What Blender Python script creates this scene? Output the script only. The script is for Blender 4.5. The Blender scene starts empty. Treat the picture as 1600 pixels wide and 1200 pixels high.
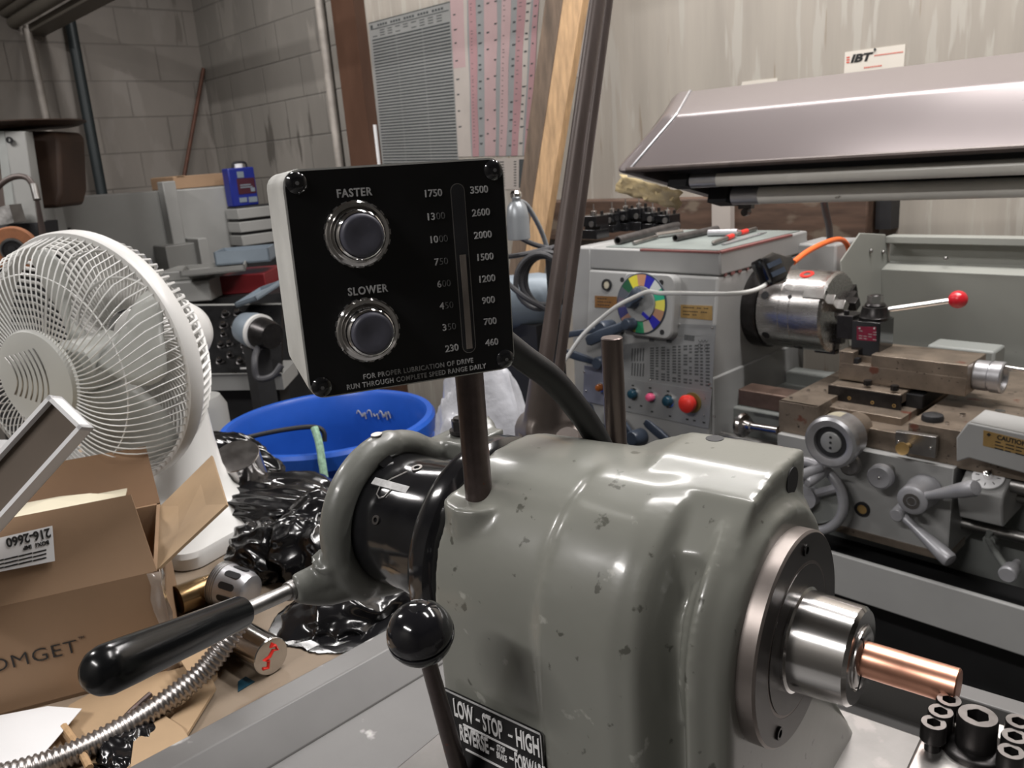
import bpy, bmesh, math, random
from mathutils import Vector as Vec, Matrix, noise
random.seed(7)
SC = bpy.context.scene
COL = SC.collection
PI = math.pi
# ------------------------------------------------------------------ camera, world, lights, exposure
F = 1292.0
EX = -Vec((-1280, -260, 1292)).normalized()
EZ = -Vec((362, 4640, 1292)); EZ = (EZ - EX * EX.dot(EZ)).normalized()
EY = EZ.cross(EX)
CAM = Vec((0, 0, 1.45))
cd = bpy.data.cameras.new('camera'); cam = bpy.data.objects.new('camera', cd); COL.objects.link(cam)
cd.sensor_width = 36; cd.lens = F / 1600 * 36; cd.clip_start = .02
RT = Vec((EX[0], EY[0], EZ[0])); DN = Vec((EX[1], EY[1], EZ[1])); FW = Vec((EX[2], EY[2], EZ[2]))
m = Matrix.Identity(4)
for i in range(3):
    m[i][0] = RT[i]; m[i][1] = -DN[i]; m[i][2] = -FW[i]; m[i][3] = CAM[i]
cam.matrix_world = m
SC.camera = cam
cd.dof.use_dof = True; cd.dof.focus_distance = .52; cd.dof.aperture_fstop = 22.0
SC.view_settings.view_transform = 'Standard'; SC.view_settings.look = 'None'
SC.view_settings.gamma = 1; SC.view_settings.use_curve_mapping = False
SC.view_settings.exposure = 0.0
wd = bpy.data.worlds.new('world'); SC.world = wd; wd.use_nodes = True
wd.node_tree.nodes['Background'].inputs[0].default_value = (.62, .60, .60, 1)
wd.node_tree.nodes['Background'].inputs[1].default_value = .05
def area(name, loc, sx, sy, power, rot=(0, 0, 0), col=(1, .965, .94)):
    l = bpy.data.lights.new(name, 'AREA'); l.shape = 'RECTANGLE'; l.size = sx; l.size_y = sy
    l.energy = power; l.color = col
    o = bpy.data.objects.new(name, l); COL.objects.link(o); o.location = loc; o.rotation_euler = rot
    return o
# ceiling fluorescent rows (the shop's own strip lights, above the frame)
STRIPS = [(-.55, -1.7, 3.1, 0, 1.10), (-.45, .95, 3.1, 0, .40), (-1.45, 2.08, 3.1, 0, .44), (-.30, 1.85, 3.1, 0, .80), (-3.3, -.5, 3.1, 0, 1.0), (-3.2, 1.6, 3.1, 0, .55)]
for (x, y, z, r, k) in STRIPS:
    area('ceiling_strip_light', (x, y, z - .06), 1.22, .16, 60 * k, (0, 0, r))

def ray(px, py):
    a, b = (px - 800) / F, (py - 600) / F
    return RT * a + DN * b + FW
def D(px, py, d): return CAM + ray(px, py) * d
def P(px, py, ax, v):
    r = ray(px, py); i = 'xyz'.index(ax)
    return CAM + r * ((v - CAM[i]) / r[i])
# the small lathe in front is turned 6.9 degrees: u along its spindle, v away, w up
TH = math.radians(6.9)
U = Vec((math.cos(TH), math.sin(TH), 0)); V = Vec((-math.sin(TH), math.cos(TH), 0)); W = Vec((0, 0, 1))
O = D(1344, 1027, .43)
def L(u, v, w): return O + U * u + V * v + W * w
def LF(px, py, ax, val):
    n = (U, V, W)['uvw'.index(ax)]; r = ray(px, py)
    return CAM + r * ((val - (CAM - O).dot(n)) / r.dot(n))
def LL(p): d = p - O; return Vec((d.dot(U), d.dot(V), d.dot(W)))

# ------------------------------------------------------------------ mesh builder
def frame_from(ax):
    ax = Vec(ax).normalized()
    t = Vec((0, 0, 1)) if abs(ax.z) < .9 else Vec((1, 0, 0))
    a = ax.cross(t).normalized(); b = ax.cross(a).normalized()
    return a, b
def rootloc(o):
    p = Vec((0, 0, 0))
    while o: p = p + o.location; o = o.parent
    return p
class MB:
    def __init__(s): s.v = []; s.f = []; s.mi = []; s.cur = 0
    def add(s, vs, fs):
        n = len(s.v); s.v += [Vec(q) for q in vs]
        for f in fs: s.f.append([i + n for i in f]); s.mi.append(s.cur)
        return s
    def boxf(s, o, ax, ay, az, lo, hi):
        c = []
        for z in (lo[2], hi[2]):
            for (x, y) in ((lo[0], lo[1]), (hi[0], lo[1]), (hi[0], hi[1]), (lo[0], hi[1])):
                c.append(o + ax * x + ay * y + az * z)
        return s.add(c, [(0, 3, 2, 1), (4, 5, 6, 7), (0, 1, 5, 4), (1, 2, 6, 5), (2, 3, 7, 6), (3, 0, 4, 7)])
    def box(s, lo, hi): return s.boxf(Vec((0, 0, 0)), Vec((1, 0, 0)), Vec((0, 1, 0)), Vec((0, 0, 1)), lo, hi)
    def lbox(s, lo, hi): return s.boxf(O, U, V, W, lo, hi)
    def lathe(s, o, ax, prof, n=32, a0=0, a1=2 * PI):
        ax = Vec(ax).normalized(); a, b = frame_from(ax); vs = []; fs = []
        full = abs(a1 - a0 - 2 * PI) < 1e-6; m_ = n if full else n + 1
        for (t, r) in prof:
            for k in range(m_):
                th = a0 + (a1 - a0) * k / n
                vs.append(Vec(o) + ax * t + (a * math.cos(th) + b * math.sin(th)) * max(r, 1e-5))
        for i in range(len(prof) - 1):
            for k in range(n):
                k2 = (k + 1) % m_
                fs.append((i * m_ + k, i * m_ + k2, (i + 1) * m_ + k2, (i + 1) * m_ + k))
        if full and prof[0] != prof[-1]:
            if prof[0][1] > 1e-4: fs.append(tuple(range(m_ - 1, -1, -1)))
            if prof[-1][1] > 1e-4: fs.append(tuple((len(prof) - 1) * m_ + k for k in range(m_)))
        return s.add(vs, fs)
    def cyl(s, p0, p1, r0, r1=None, n=24):
        p0, p1 = Vec(p0), Vec(p1)
        return s.lathe(p0, p1 - p0, [(0, r0), ((p1 - p0).length, r0 if r1 is None else r1)], n)
    def ring(s, o, ax, r0, r1, h, n=40):
        return s.lathe(o, ax, [(0, r0), (0, r1), (h, r1), (h, r0), (0, r0)], n)
    def tube(s, pts, r, n=10, closed=False, ey=1.0, cap=True):
        pts = [Vec(p) for p in pts]; N = len(pts); vs = []; fs = []
        t0 = (pts[1] - pts[0]).normalized(); a, b = frame_from(t0)
        for i in range(N):
            if closed: t = pts[(i + 1) % N] - pts[i - 1]
            else: t = pts[min(i + 1, N - 1)] - pts[max(i - 1, 0)]
            t.normalize()
            a = (a - t * a.dot(t)); a = a.normalized() if a.length > 1e-6 else frame_from(t)[0]
            b = t.cross(a)
            rr = r[i] if isinstance(r, (list, tuple)) else r
            for k in range(n):
                th = 2 * PI * k / n
                vs.append(pts[i] + a * math.cos(th) * rr + b * math.sin(th) * rr * ey)
        M = N if closed else N - 1
        for i in range(M):
            for k in range(n):
                j = (i + 1) % N
                fs.append((i * n + k, i * n + (k + 1) % n, j * n + (k + 1) % n, j * n + k))
        if not closed and cap:
            fs.append(tuple(range(n - 1, -1, -1))); fs.append(tuple((N - 1) * n + k for k in range(n)))
        return s.add(vs, fs)
    def prism(s, poly, vec):
        n = len(poly); vec = Vec(vec)
        vs = [Vec(p) for p in poly] + [Vec(p) + vec for p in poly]
        fs = [tuple(range(n - 1, -1, -1)), tuple(range(n, 2 * n))]
        for i in range(n): fs.append((i, (i + 1) % n, n + (i + 1) % n, n + i))
        return s.add(vs, fs)
    def loft(s, rings, cap=True, closed=True):
        n = len(rings[0]); vs = [p for r in rings for p in r]; fs = []
        for i in range(len(rings) - 1):
            for k in range(n if closed else n - 1):
                fs.append((i * n + k, i * n + (k + 1) % n, (i + 1) * n + (k + 1) % n, (i + 1) * n + k))
        if cap and closed:
            fs.append(tuple(range(n - 1, -1, -1))); fs.append(tuple((len(rings) - 1) * n + k for k in range(n)))
        return s.add(vs, fs)
    def sphere(s, c, r, sc=(1, 1, 1), n=24, ax=(0, 0, 1)):
        prof = [(-math.cos(PI * i / (n // 2)) * r, math.sin(PI * i / (n // 2)) * r) for i in range(n // 2 + 1)]
        return s.lathe(c, ax, prof, n)
    def text(s, body, o, right, up, size, xs=1.0, off=0.0, ext=.0003, al='CENTER', sp=1.0):
        cu = bpy.data.curves.new('t', 'FONT'); cu.body = body; cu.size = size; cu.offset = off * size
        cu.extrude = ext; cu.align_x = al; cu.align_y = 'CENTER'; cu.space_character = sp; cu.resolution_u = 3
        ob = bpy.data.objects.new('t', cu); me = ob.to_mesh()
        right = Vec(right).normalized(); up = Vec(up).normalized(); nn = right.cross(up)
        s.add([Vec(o) + right * (v.co.x * xs) + up * v.co.y + nn * (v.co.z + ext) for v in me.vertices],
              [tuple(p.vertices) for p in me.polygons])
        ob.to_mesh_clear(); bpy.data.objects.remove(ob); bpy.data.curves.remove(cu)
        return s
    def build(s, name, mats, parent=None, bevel=0, seg=2, sub=0, remesh=0, smit=0, sharp=35, solid=0, recalc=True):
        off = rootloc(parent)
        me = bpy.data.meshes.new(name)
        me.from_pydata([tuple(v - off) for v in s.v], [], s.f)
        mats = mats if isinstance(mats, (list, tuple)) else [mats]
        for mm in mats: me.materials.append(mm)
        for p, mi in zip(me.polygons, s.mi): p.material_index = mi; p.use_smooth = True
        if recalc:
            bm = bmesh.new(); bm.from_mesh(me); bmesh.ops.recalc_face_normals(bm, faces=bm.faces[:]); bm.to_mesh(me); bm.free()
        if not remesh and not sub: me.set_sharp_from_angle(angle=math.radians(sharp))
        o = bpy.data.objects.new(name, me); COL.objects.link(o)
        if parent: o.parent = parent
        if solid:
            md = o.modifiers.new('solid', 'SOLIDIFY'); md.thickness = solid; md.offset = 0
        if remesh:
            md = o.modifiers.new('remesh', 'REMESH'); md.mode = 'VOXEL'; md.voxel_size = remesh; md.use_smooth_shade = True
        if smit:
            md = o.modifiers.new('smooth', 'SMOOTH'); md.factor = .5; md.iterations = smit
        if bevel:
            md = o.modifiers.new('bevel', 'BEVEL'); md.width = bevel; md.segments = seg; md.limit_method = 'ANGLE'
            md.angle_limit = math.radians(40); md.harden_normals = False
        if sub:
            md = o.modifiers.new('sub', 'SUBSURF'); md.levels = sub; md.render_levels = sub
        return o
def tag(o, label, cat, group=None):
    o['label'] = label; o['category'] = cat
    if group: o['group'] = group
    return o
def thing(name, label, cat, loc, group=None):
    o = bpy.data.objects.new(name, None); COL.objects.link(o); o.location = loc; o.empty_display_size = .05
    return tag(o, label, cat, group)
def struct(o): o['kind'] = 'structure'; return o
def copy_tree(o, parent=None):
    c = o.copy(); COL.objects.link(c)
    if parent: c.parent = parent
    for ch in list(o.children): copy_tree(ch, c)
    return c
def smooth(pts, n=8, closed=False):
    pts = [Vec(p) for p in pts]; out = []; N = len(pts)
    for i in range(N if closed else N - 1):
        p0 = pts[i - 1] if (closed or i > 0) else pts[0] * 2 - pts[1]
        p1 = pts[i]; p2 = pts[(i + 1) % N]
        p3 = pts[(i + 2) % N] if (closed or i + 2 < N) else pts[-1] * 2 - pts[-2]
        for k in range(n):
            t = k / n
            out.append(.5 * ((2 * p1) + (p2 - p0) * t + (2 * p0 - 5 * p1 + 4 * p2 - p3) * t * t + (3 * p1 - p0 - 3 * p2 + p3) * t ** 3))
    if not closed: out.append(pts[-1])
    return out
def rrect(o, ax, ay, hx, hy, r, n=5):
    out = []
    for (sx, sy, a0) in ((1, 1, 0), (-1, 1, PI / 2), (-1, -1, PI), (1, -1, 1.5 * PI)):
        for k in range(n + 1):
            a = a0 + PI / 2 * k / n
            out.append(o + ax * (sx * (hx - r) + r * math.cos(a)) + ay * (sy * (hy - r) + r * math.sin(a)))
    return out
def sst(a, b, x):
    t = max(0, min(1, (x - a) / (b - a))); return t * t * (3 - 2 * t)
def lerpt(tab, x):
    if x <= tab[0][0]: return tab[0][1]
    for (a, va), (b, vb) in zip(tab, tab[1:]):
        if x <= b: return va + (vb - va) * sst(a, b, x)
    return tab[-1][1]

# ------------------------------------------------------------------ materials
def pm(name, col, rough=.5, metal=0, var=.10, vs=6, stretch=(1, 1, 1), bump=0, bs=60, bdist=.004, spots=None, coat=0, rvar=.12, trans=0, ior=1.45, spots2=None):
    mt = bpy.data.materials.new(name); mt.use_nodes = True; nt = mt.node_tree; N = nt.nodes; LK = nt.links
    b = N['Principled BSDF']
    tc = N.new('ShaderNodeTexCoord'); mp = N.new('ShaderNodeMapping'); mp.inputs['Scale'].default_value = stretch
    LK.new(tc.outputs['Object'], mp.inputs['Vector'])
    nz = N.new('ShaderNodeTexNoise'); nz.inputs['Scale'].default_value = vs; nz.inputs['Detail'].default_value = 6; nz.inputs['Roughness'].default_value = .6
    LK.new(mp.outputs[0], nz.inputs['Vector'])
    rp = N.new('ShaderNodeValToRGB'); rp.color_ramp.elements[0].position = .3; rp.color_ramp.elements[1].position = .7
    rp.color_ramp.elements[0].color = (*[max(0, c * (1 - var)) for c in col], 1)
    rp.color_ramp.elements[1].color = (*[min(1, c * (1 + var)) for c in col], 1)
    LK.new(nz.outputs['Fac'], rp.inputs[0]); out = rp.outputs[0]
    for sp in (spots, spots2):
        if not sp: continue
        scol, ssc, thr, st = sp
        mp2 = N.new('ShaderNodeMapping'); mp2.inputs['Scale'].default_value = st; mp2.inputs['Location'].default_value = (3.1 * thr, 1.7, .4)
        LK.new(tc.outputs['Object'], mp2.inputs['Vector'])
        n2 = N.new('ShaderNodeTexNoise'); n2.inputs['Scale'].default_value = ssc; n2.inputs['Detail'].default_value = 4
        LK.new(mp2.outputs[0], n2.inputs['Vector'])
        r2 = N.new('ShaderNodeValToRGB'); r2.color_ramp.elements[0].position = thr; r2.color_ramp.elements[1].position = thr + .04
        LK.new(n2.outputs['Fac'], r2.inputs[0])
        mx = N.new('ShaderNodeMix'); mx.data_type = 'RGBA'; LK.new(r2.outputs[0], mx.inputs[0]); LK.new(out, mx.inputs[6])
        mx.inputs[7].default_value = (*scol, 1); out = mx.outputs[2]
    LK.new(out, b.inputs['Base Color'])
    if rvar:
        mr = N.new('ShaderNodeMapRange'); mr.inputs[3].default_value = max(.02, rough - rvar); mr.inputs[4].default_value = min(1, rough + rvar)
        LK.new(nz.outputs['Fac'], mr.inputs[0]); LK.new(mr.outputs[0], b.inputs['Roughness'])
    else: b.inputs['Roughness'].default_value = rough
    b.inputs['Metallic'].default_value = metal
    b.inputs['Coat Weight'].default_value = coat; b.inputs['Coat Roughness'].default_value = .12
    b.inputs['Transmission Weight'].default_value = trans; b.inputs['IOR'].default_value = ior
    if bump:
        n3 = N.new('ShaderNodeTexNoise'); n3.inputs['Scale'].default_value = bs; n3.inputs['Detail'].default_value = 5
        LK.new(mp.outputs[0], n3.inputs['Vector'])
        bp = N.new('ShaderNodeBump'); bp.inputs['Strength'].default_value = bump; bp.inputs['Distance'].default_value = bdist
        LK.new(n3.outputs['Fac'], bp.inputs['Height']); LK.new(bp.outputs[0], b.inputs['Normal'])
    return mt
def wear(mt, col, lo=.56, hi=.66, sc=30):
    """edge wear from surface pointiness"""
    return mt
A1 = (1, 1, 1)
M = {}
M['cast'] = pm('grey_green_paint', (.188, .190, .168), .30, 0, .07, 5, bump=.10, bs=28, bdist=.003, spots=((.085, .085, .072), 95, .665, A1), spots2=((.30, .30, .27), 60, .685, A1), coat=.35, rvar=.08)
M['cast2'] = pm('worn_grey_green_paint', (.135, .138, .125), .36, 0, .12, 9, bump=.12, bs=40, spots=((.30, .29, .27), 45, .70, A1), coat=.2)
M['black'] = pm('black_enamel', (.008, .008, .009), .12, 0, .3, 30, coat=.5, rvar=.04)
M['panelblk'] = pm('black_panel_paint', (.005, .005, .0055), .30, 0, .3, 30, rvar=.08, spots=((.08, .08, .08), 160, .77, A1))
M['knob'] = pm('black_bakelite', (.010, .010, .012), .10, 0, .2, 20, rvar=.04, coat=.5)
M['grip'] = pm('black_grip_plastic', (.006, .0065, .007), .20, 0, .2, 30, rvar=.05, bump=.05, bs=20)
M['matteblk'] = pm('matte_black', (.014, .014, .016), .55, 0, .2, 30)
M['dark'] = pm('dark_steel', (.018, .018, .019), .6, 0, .2, 10)  # near-black base tone for stands, table and tray floor
M['letter'] = pm('worn_silver_lettering', (.40, .40, .40), .5, 0, .25, 160)
M['letter2'] = pm('faded_silver_lettering', (.10, .10, .10), .5, 0, .55, 220)
M['whiteink'] = pm('white_ink', (.75, .75, .75), .5, 0, .05, 40)
M['blackink'] = pm('black_ink', (.015, .015, .015), .6, 0, .1, 40)
M['redink'] = pm('red_ink', (.55, .10, .07), .6, 0, .1, 40)
M['boxside'] = pm('bare_cast_aluminium', (.66, .66, .63), .36, .35, .12, 30, bump=.15, bs=90)
M['steel'] = pm('bright_turned_steel', (.62, .60, .59), .20, 1, .12, 60, stretch=(1, 1, 1), rvar=.06)
M['nose'] = pm('polished_spindle_steel', (.56, .55, .54), .16, 1, .06, 25, stretch=(.3, 3, 3), rvar=.05)
M['oldsteel'] = pm('brown_grey_oiled_steel', (.25, .22, .205), .40, .85, .15, 40, rvar=.08, spots=((.50, .26, .12), 60, .76, A1))
M['face'] = pm('dark_machined_face', (.075, .068, .066), .32, .7, .15, 40, rvar=.06)
M['chucksteel'] = pm('ground_chuck_steel', (.50, .485, .475), .27, 1, .10, 30, stretch=(.4, 3, 3), rvar=.06)
M['post'] = pm('mauve_brown_post', (.17, .135, .125), .33, .7, .2, 40, stretch=(1, 1, .1))
M['graysteel'] = pm('dull_grey_steel', (.36, .35, .34), .36, 1, .15, 30, bump=.08, bs=120)
M['chrome'] = pm('chrome', (.80, .79, .78), .08, 1, .05, 30, rvar=.03)
M['button'] = pm('grey_plastic_button', (.080, .080, .102), .45, 0, .15, 80, spots=((.22, .22, .26), 120, .68, A1))
M['rodsteel'] = pm('brown_patina_rod', (.110, .085, .080), .36, .75, .25, 60, rvar=.1, spots=((.17, .07, .055), 90, .62, A1))
M['rodgrey'] = pm('taupe_steel_rod', (.085, .066, .060), .42, .25, .2, 40, stretch=(1, 1, .1))
M['copper'] = pm('turned_copper', (.72, .37, .26), .33, 1, .12, 30, stretch=(1, 1, 1), rvar=.06)
M['pipe'] = pm('dark_steel_pipe', (.12, .112, .11), .38, .7, .25, 30)
M['socket'] = pm('black_oxide_steel', (.045, .042, .042), .33, .8, .2, 60, rvar=.1)
M['sockettop'] = pm('worn_black_oxide_steel', (.115, .105, .10), .35, .8, .25, 80, rvar=.1)
M['tpblock'] = pm('ground_tool_steel', (.40, .385, .37), .34, .9, .12, 30, bump=.05, bs=160)
M['bedtop'] = pm('worn_bed_steel', (.24, .228, .22), .42, .4, .2, 14, spots=((.28, .26, .25), 26, .58, A1), rvar=.12)
M['pan'] = pm('grey_pan_paint', (.130, .127, .125), .42, .1, .10, 9, spots=((.40, .39, .38), 20, .66, A1), rvar=.1)
M['rubber'] = pm('black_rubber', (.016, .016, .017), .5, 0, .2, 30, bump=.1, bs=80)
M['lathe'] = pm('light_grey_machine_paint', (.335, .335, .330), .42, 0, .06, 5, rvar=.06, spots=((.22, .18, .17), 30, .76, A1))
M['lathetop'] = pm('grey_green_mat_top', (.20, .225, .215), .5, 0, .15, 12, spots=((.26, .10, .10), 14, .70, A1))
M['redprimer'] = pm('chipped_red_primer', (.22, .085, .08), .6, 0, .2, 60)
M['lathedk'] = pm('mid_grey_machine_paint', (.215, .225, .215), .45, 0, .08, 6)
M['splash'] = pm('sage_grey_splash_paint', (.290, .295, .270), .5, 0, .05, 5, spots=((.22, .215, .20), 26, .72, A1))
M['brown'] = pm('brown_stained_steel', (.235, .190, .150), .40, .55, .22, 22, rvar=.12, spots=((.05, .04, .035), 120, .66, A1), spots2=((.20, .085, .06), 18, .66, A1))
M['browntop'] = pm('brown_stained_steel_top', (.150, .100, .080), .40, .5, .25, 26, rvar=.12)
M['alu'] = pm('satin_aluminium', (.46, .46, .48), .34, .75, .08, 40, rvar=.08)
M['alupaint'] = pm('silver_painted_handle', (.36, .36, .38), .38, .35, .08, 20)
M['slate'] = pm('slate_blue_plastic', (.040, .052, .075), .32, 0, .15, 30)
M['chart'] = pm('grey_engraved_plate', (.30, .305, .305), .4, .3, .06, 20)
M['bluepanel'] = pm('blue_grey_plate', (.20, .21, .27), .4, .2, .06, 20)
M['brass'] = pm('brass_label', (.40, .26, .10), .38, .35, .15, 40)
M['brassdk'] = pm('brown_brass_label', (.25, .125, .045), .42, .3, .15, 40)
M['red'] = pm('glossy_red', (.50, .015, .025), .18, 0, .05, 20, rvar=.03, coat=.4)
M['redmush'] = pm('red_plastic', (.72, .035, .025), .35, 0, .05, 20)
M['pink'] = pm('pink_plastic', (.80, .12, .25), .35, 0, .05, 20)
M['teal'] = pm('dark_teal_plastic', (.015, .055, .085), .25, 0, .1, 20)
M['amber'] = pm('amber_lens', (.30, .09, .02), .2, 0, .2, 60)
M['olive'] = pm('olive_ring', (.21, .16, .05), .45, 0, .1, 20)
M['redlabel'] = pm('crimson_label', (.25, .018, .05), .4, 0, .1, 20)
M['orange'] = pm('orange_cord', (.85, .16, .035), .45, 0, .05, 20)
M['whitecord'] = pm('white_cord_vinyl', (.72, .72, .70), .42, 0, .04, 20)
M['hood'] = pm('pinkish_grey_hammered_enamel', (.185, .160, .160), .28, .35, .02, 3, rvar=.03)
M['tubeglass'] = pm('unlit_fluorescent_tube', (.82, .80, .74), .25, 0, .08, 8, spots=((.20, .17, .14), 26, .74, A1))
M['goldfoil'] = pm('gold_foil_paper', (.72, .58, .33), .35, .15, .15, 14, bump=.4, bs=18)
M['white'] = pm('white_plastic', (.66, .655, .64), .32, 0, .03, 10, rvar=.05)
M['whitegrille'] = pm('white_coated_wire', (.64, .64, .625), .35, 0, .03, 10)
M['bladeplastic'] = pm('frosted_blade_plastic', (.60, .61, .58), .35, 0, .04, 10, trans=.35)
M['hubcap'] = pm('grey_white_hub_cap', (.47, .475, .45), .45, 0, .03, 10)
M['card'] = pm('cardboard', (.295, .190, .115), .75, 0, .08, 9, stretch=(1, 1, 1), bump=.05, bs=60)
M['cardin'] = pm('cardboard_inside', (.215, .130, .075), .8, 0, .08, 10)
M['cardlt'] = pm('light_cardboard', (.36, .25, .15), .75, 0, .10, 12)
M['greybrown'] = pm('grey_brown_inner_shade', (.12, .095, .075), .8, 0, .08, 10)  # shading inside the white box, put into the colour
M['tape'] = pm('clear_packing_tape', (.42, .34, .28), .15, 0, .2, 20, trans=.5, bump=.3, bs=30)
M['paper'] = pm('white_paper', (.74, .74, .75), .6, 0, .02, 6)
M['cream'] = pm('cream_foam', (.60, .55, .42), .6, 0, .04, 20)
M['bag'] = pm('black_bin_bag', (.008, .008, .009), .17, 0, .3, 5, stretch=(1, 2.2, 1), bump=.12, bs=10, bdist=.008, rvar=.06, coat=.4)
M['clearbag'] = pm('clear_plastic_bag', (.66, .67, .72), .22, 0, .08, 12, bump=.6, bs=20, bdist=.01, trans=.25)
M['drum'] = pm('blue_drum_plastic', (.016, .085, .42), .32, 0, .10, 10, rvar=.08, spots=((.05, .12, .5), 70, .72, A1))
M['wood'] = pm('plywood_bench', (.225, .175, .128), .7, 0, .22, 7, stretch=(1, .25, 1), spots=((.15, .105, .07), 9, .60, (1, .4, 1)), bump=.08, bs=40)
M['plank'] = pm('pine_plank', (.42, .27, .145), .6, 0, .28, 9, stretch=(8, 8, .5), bump=.08, bs=12)
M['plankburn'] = pm('scorched_plank_edge', (.12, .085, .060), .7, 0, .4, 7, stretch=(6, 6, .6))
M['darkwood'] = pm('dark_brown_timber', (.085, .050, .034), .7, 0, .45, 8, stretch=(.6, 4, 4), bump=.1, bs=20, spots=((.15, .115, .085), 9, .60, (.4, 1, 1)))
M['flex'] = pm('galvanised_flex_conduit', (.34, .32, .31), .32, .9, .1, 40)
M['bluecan'] = pm('blue_can_print', (.012, .022, .20), .35, 0, .1, 20)
M['maroon'] = pm('maroon_print', (.055, .012, .022), .4, 0, .1, 20)
M['cab'] = pm('cabinet_grey', (.215, .215, .205), .5, 0, .06, 5)
M['cablt'] = pm('cabinet_light_grey', (.285, .285, .275), .5, 0, .06, 5)
M['bluegrey'] = pm('blue_grey_enamel', (.20, .24, .28), .42, .1, .08, 10)
M['toolred'] = pm('toolbox_red', (.17, .012, .016), .4, 0, .1, 10)
M['taupe'] = pm('taupe_casting', (.125, .105, .095), .40, .4, .12, 20, bump=.08, bs=50)
M['grind'] = pm('orange_brown_abrasive', (.30, .125, .060), .8, 0, .12, 60)
M['guard'] = pm('dark_brown_guard', (.060, .035, .024), .55, 0, .3, 6)
M['cable'] = pm('grey_cable', (.055, .055, .06), .5, 0, .1, 20)
M['greencord'] = pm('green_cord', (.26, .42, .30), .6, 0, .4, 120)
M['ceil'] = pm('dusty_duct_paint', (.125, .112, .092), .6, 0, .1, 5)
M['pole'] = pm('dirty_white_pipe', (.34, .31, .28), .5, 0, .2, 10)
M['darkpipe'] = pm('black_green_pipe', (.020, .026, .028), .5, .2, .2, 10)
M['rust'] = pm('rusty_rod', (.10, .045, .030), .6, .3, .3, 20)
M['column'] = pm('brown_painted_steel', (.085, .042, .026), .5, 0, .22, 8, stretch=(1, 1, .3), spots=((.22, .19, .17), 16, .73, (1, 1, .5)))
M['lamp'] = pm('silver_grey_lamp_enamel', (.30, .32, .34), .35, .4, .08, 10)
def wall_mat(name, base, dark, light, blocks=False, streak=(6, 6, .35)):
    mt = pm(name, base, .8, 0, .12, 1.3, streak, spots=(light, 2.6, .56, streak), spots2=(dark, 4.5, .66, (streak[0] * 1.2, streak[1] * 1.2, streak[2] * .7)), bump=.06, bs=30)
    nt = mt.node_tree; N = nt.nodes; LK = nt.links; b = N['Principled BSDF']
    if blocks:
        src = b.inputs['Base Color'].links[0].from_socket
        tc = N.new('ShaderNodeTexCoord'); sp = N.new('ShaderNodeSeparateXYZ'); LK.new(tc.outputs['Object'], sp.inputs[0])
        cb = N.new('ShaderNodeCombineXYZ'); ad = N.new('ShaderNodeMath'); ad.operation = 'ADD'
        LK.new(sp.outputs[0], ad.inputs[0]); LK.new(sp.outputs[1], ad.inputs[1])
        LK.new(ad.outputs[0], cb.inputs[0]); LK.new(sp.outputs[2], cb.inputs[1])
        br = N.new('ShaderNodeTexBrick'); br.inputs['Scale'].default_value = 1; br.inputs['Brick Width'].default_value = .406
        br.inputs['Row Height'].default_value = .203; br.inputs['Mortar Size'].default_value = .006; br.inputs['Mortar Smooth'].default_value = .6
        LK.new(cb.outputs[0], br.inputs['Vector'])
        nz = N.new('ShaderNodeTexNoise'); nz.inputs['Scale'].default_value = 3; LK.new(tc.outputs['Object'], nz.inputs['Vector'])
        ml = N.new('ShaderNodeMath'); ml.operation = 'MULTIPLY'; LK.new(br.outputs['Fac'], ml.inputs[0]); LK.new(nz.outputs['Fac'], ml.inputs[1])
        bp = N.new('ShaderNodeBump'); bp.inputs['Strength'].default_value = .5; bp.inputs['Distance'].default_value = -.012
        LK.new(ml.outputs[0], bp.inputs['Height']); LK.new(bp.outputs[0], b.inputs['Normal'])
        mx = N.new('ShaderNodeMix'); mx.data_type = 'RGBA'; LK.new(ml.outputs[0], mx.inputs[0]); LK.new(src, mx.inputs[6])
        mx.inputs[7].default_value = (*[c * .55 for c in base], 1); LK.new(mx.outputs[2], b.inputs['Base Color'])
    return mt
M['wallback'] = wall_mat('streaked_whitewashed_plywood', (.335, .305, .265), (.25, .205, .16), (.38, .355, .315), streak=(9, 9, .8))
M['wallblock'] = wall_mat('dingy_painted_block', (.205, .185, .165), (.15, .135, .118), (.225, .205, .185), True, streak=(2, 2, .7))
M['wallblock2'] = wall_mat('smoke_stained_block', (.215, .20, .18), (.11, .10, .088), (.27, .25, .225), True, streak=(2.2, 2.2, .6))
M['walldark'] = pm('dark_shop_wall', (.10, .095, .088), .8, 0, .2, 1.5)
M['floor'] = pm('dark_shop_floor', (.075, .070, .066), .6, 0, .25, 2.5)
M['ceilmat'] = pm('grey_ceiling', (.20, .19, .18), .8, 0, .1, 2)

# ------------------------------------------------------------------ the room
YW = 2.5; XL = -5.27; ZC = 3.5
cx = P(325, 150, 'x', XL); YB = cx.y
struct(MB().box((XL - .1, -2.4, -.08), (2.6, YW + .1, 0)).build('floor', M['floor']))
struct(MB().box((XL - .1, -2.4, ZC), (2.6, YW + .1, ZC + .08)).build('ceiling', M['ceilmat']))
xcol = P(560, 120, 'y', YW).x
struct(MB().box((xcol, YW, 0), (2.6, YW + .1, ZC)).build('wall_back', M['wallback']))
struct(MB().box((XL - .1, YW, 0), (xcol, YW + .1, ZC)).build('wall_corner', M['wallblock2']))
struct(MB().box((XL - .1, -2.4, 0), (XL, YW, ZC)).build('wall_left', M['wallblock']))

struct(MB().box((2.6, -2.4, 0), (2.7, YW + .1, ZC)).build('wall_right', M['walldark']))
struct(MB().box((XL - .1, -2.5, 0), (2.7, -2.4, ZC)).build('wall_front', M['walldark']))

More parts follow.
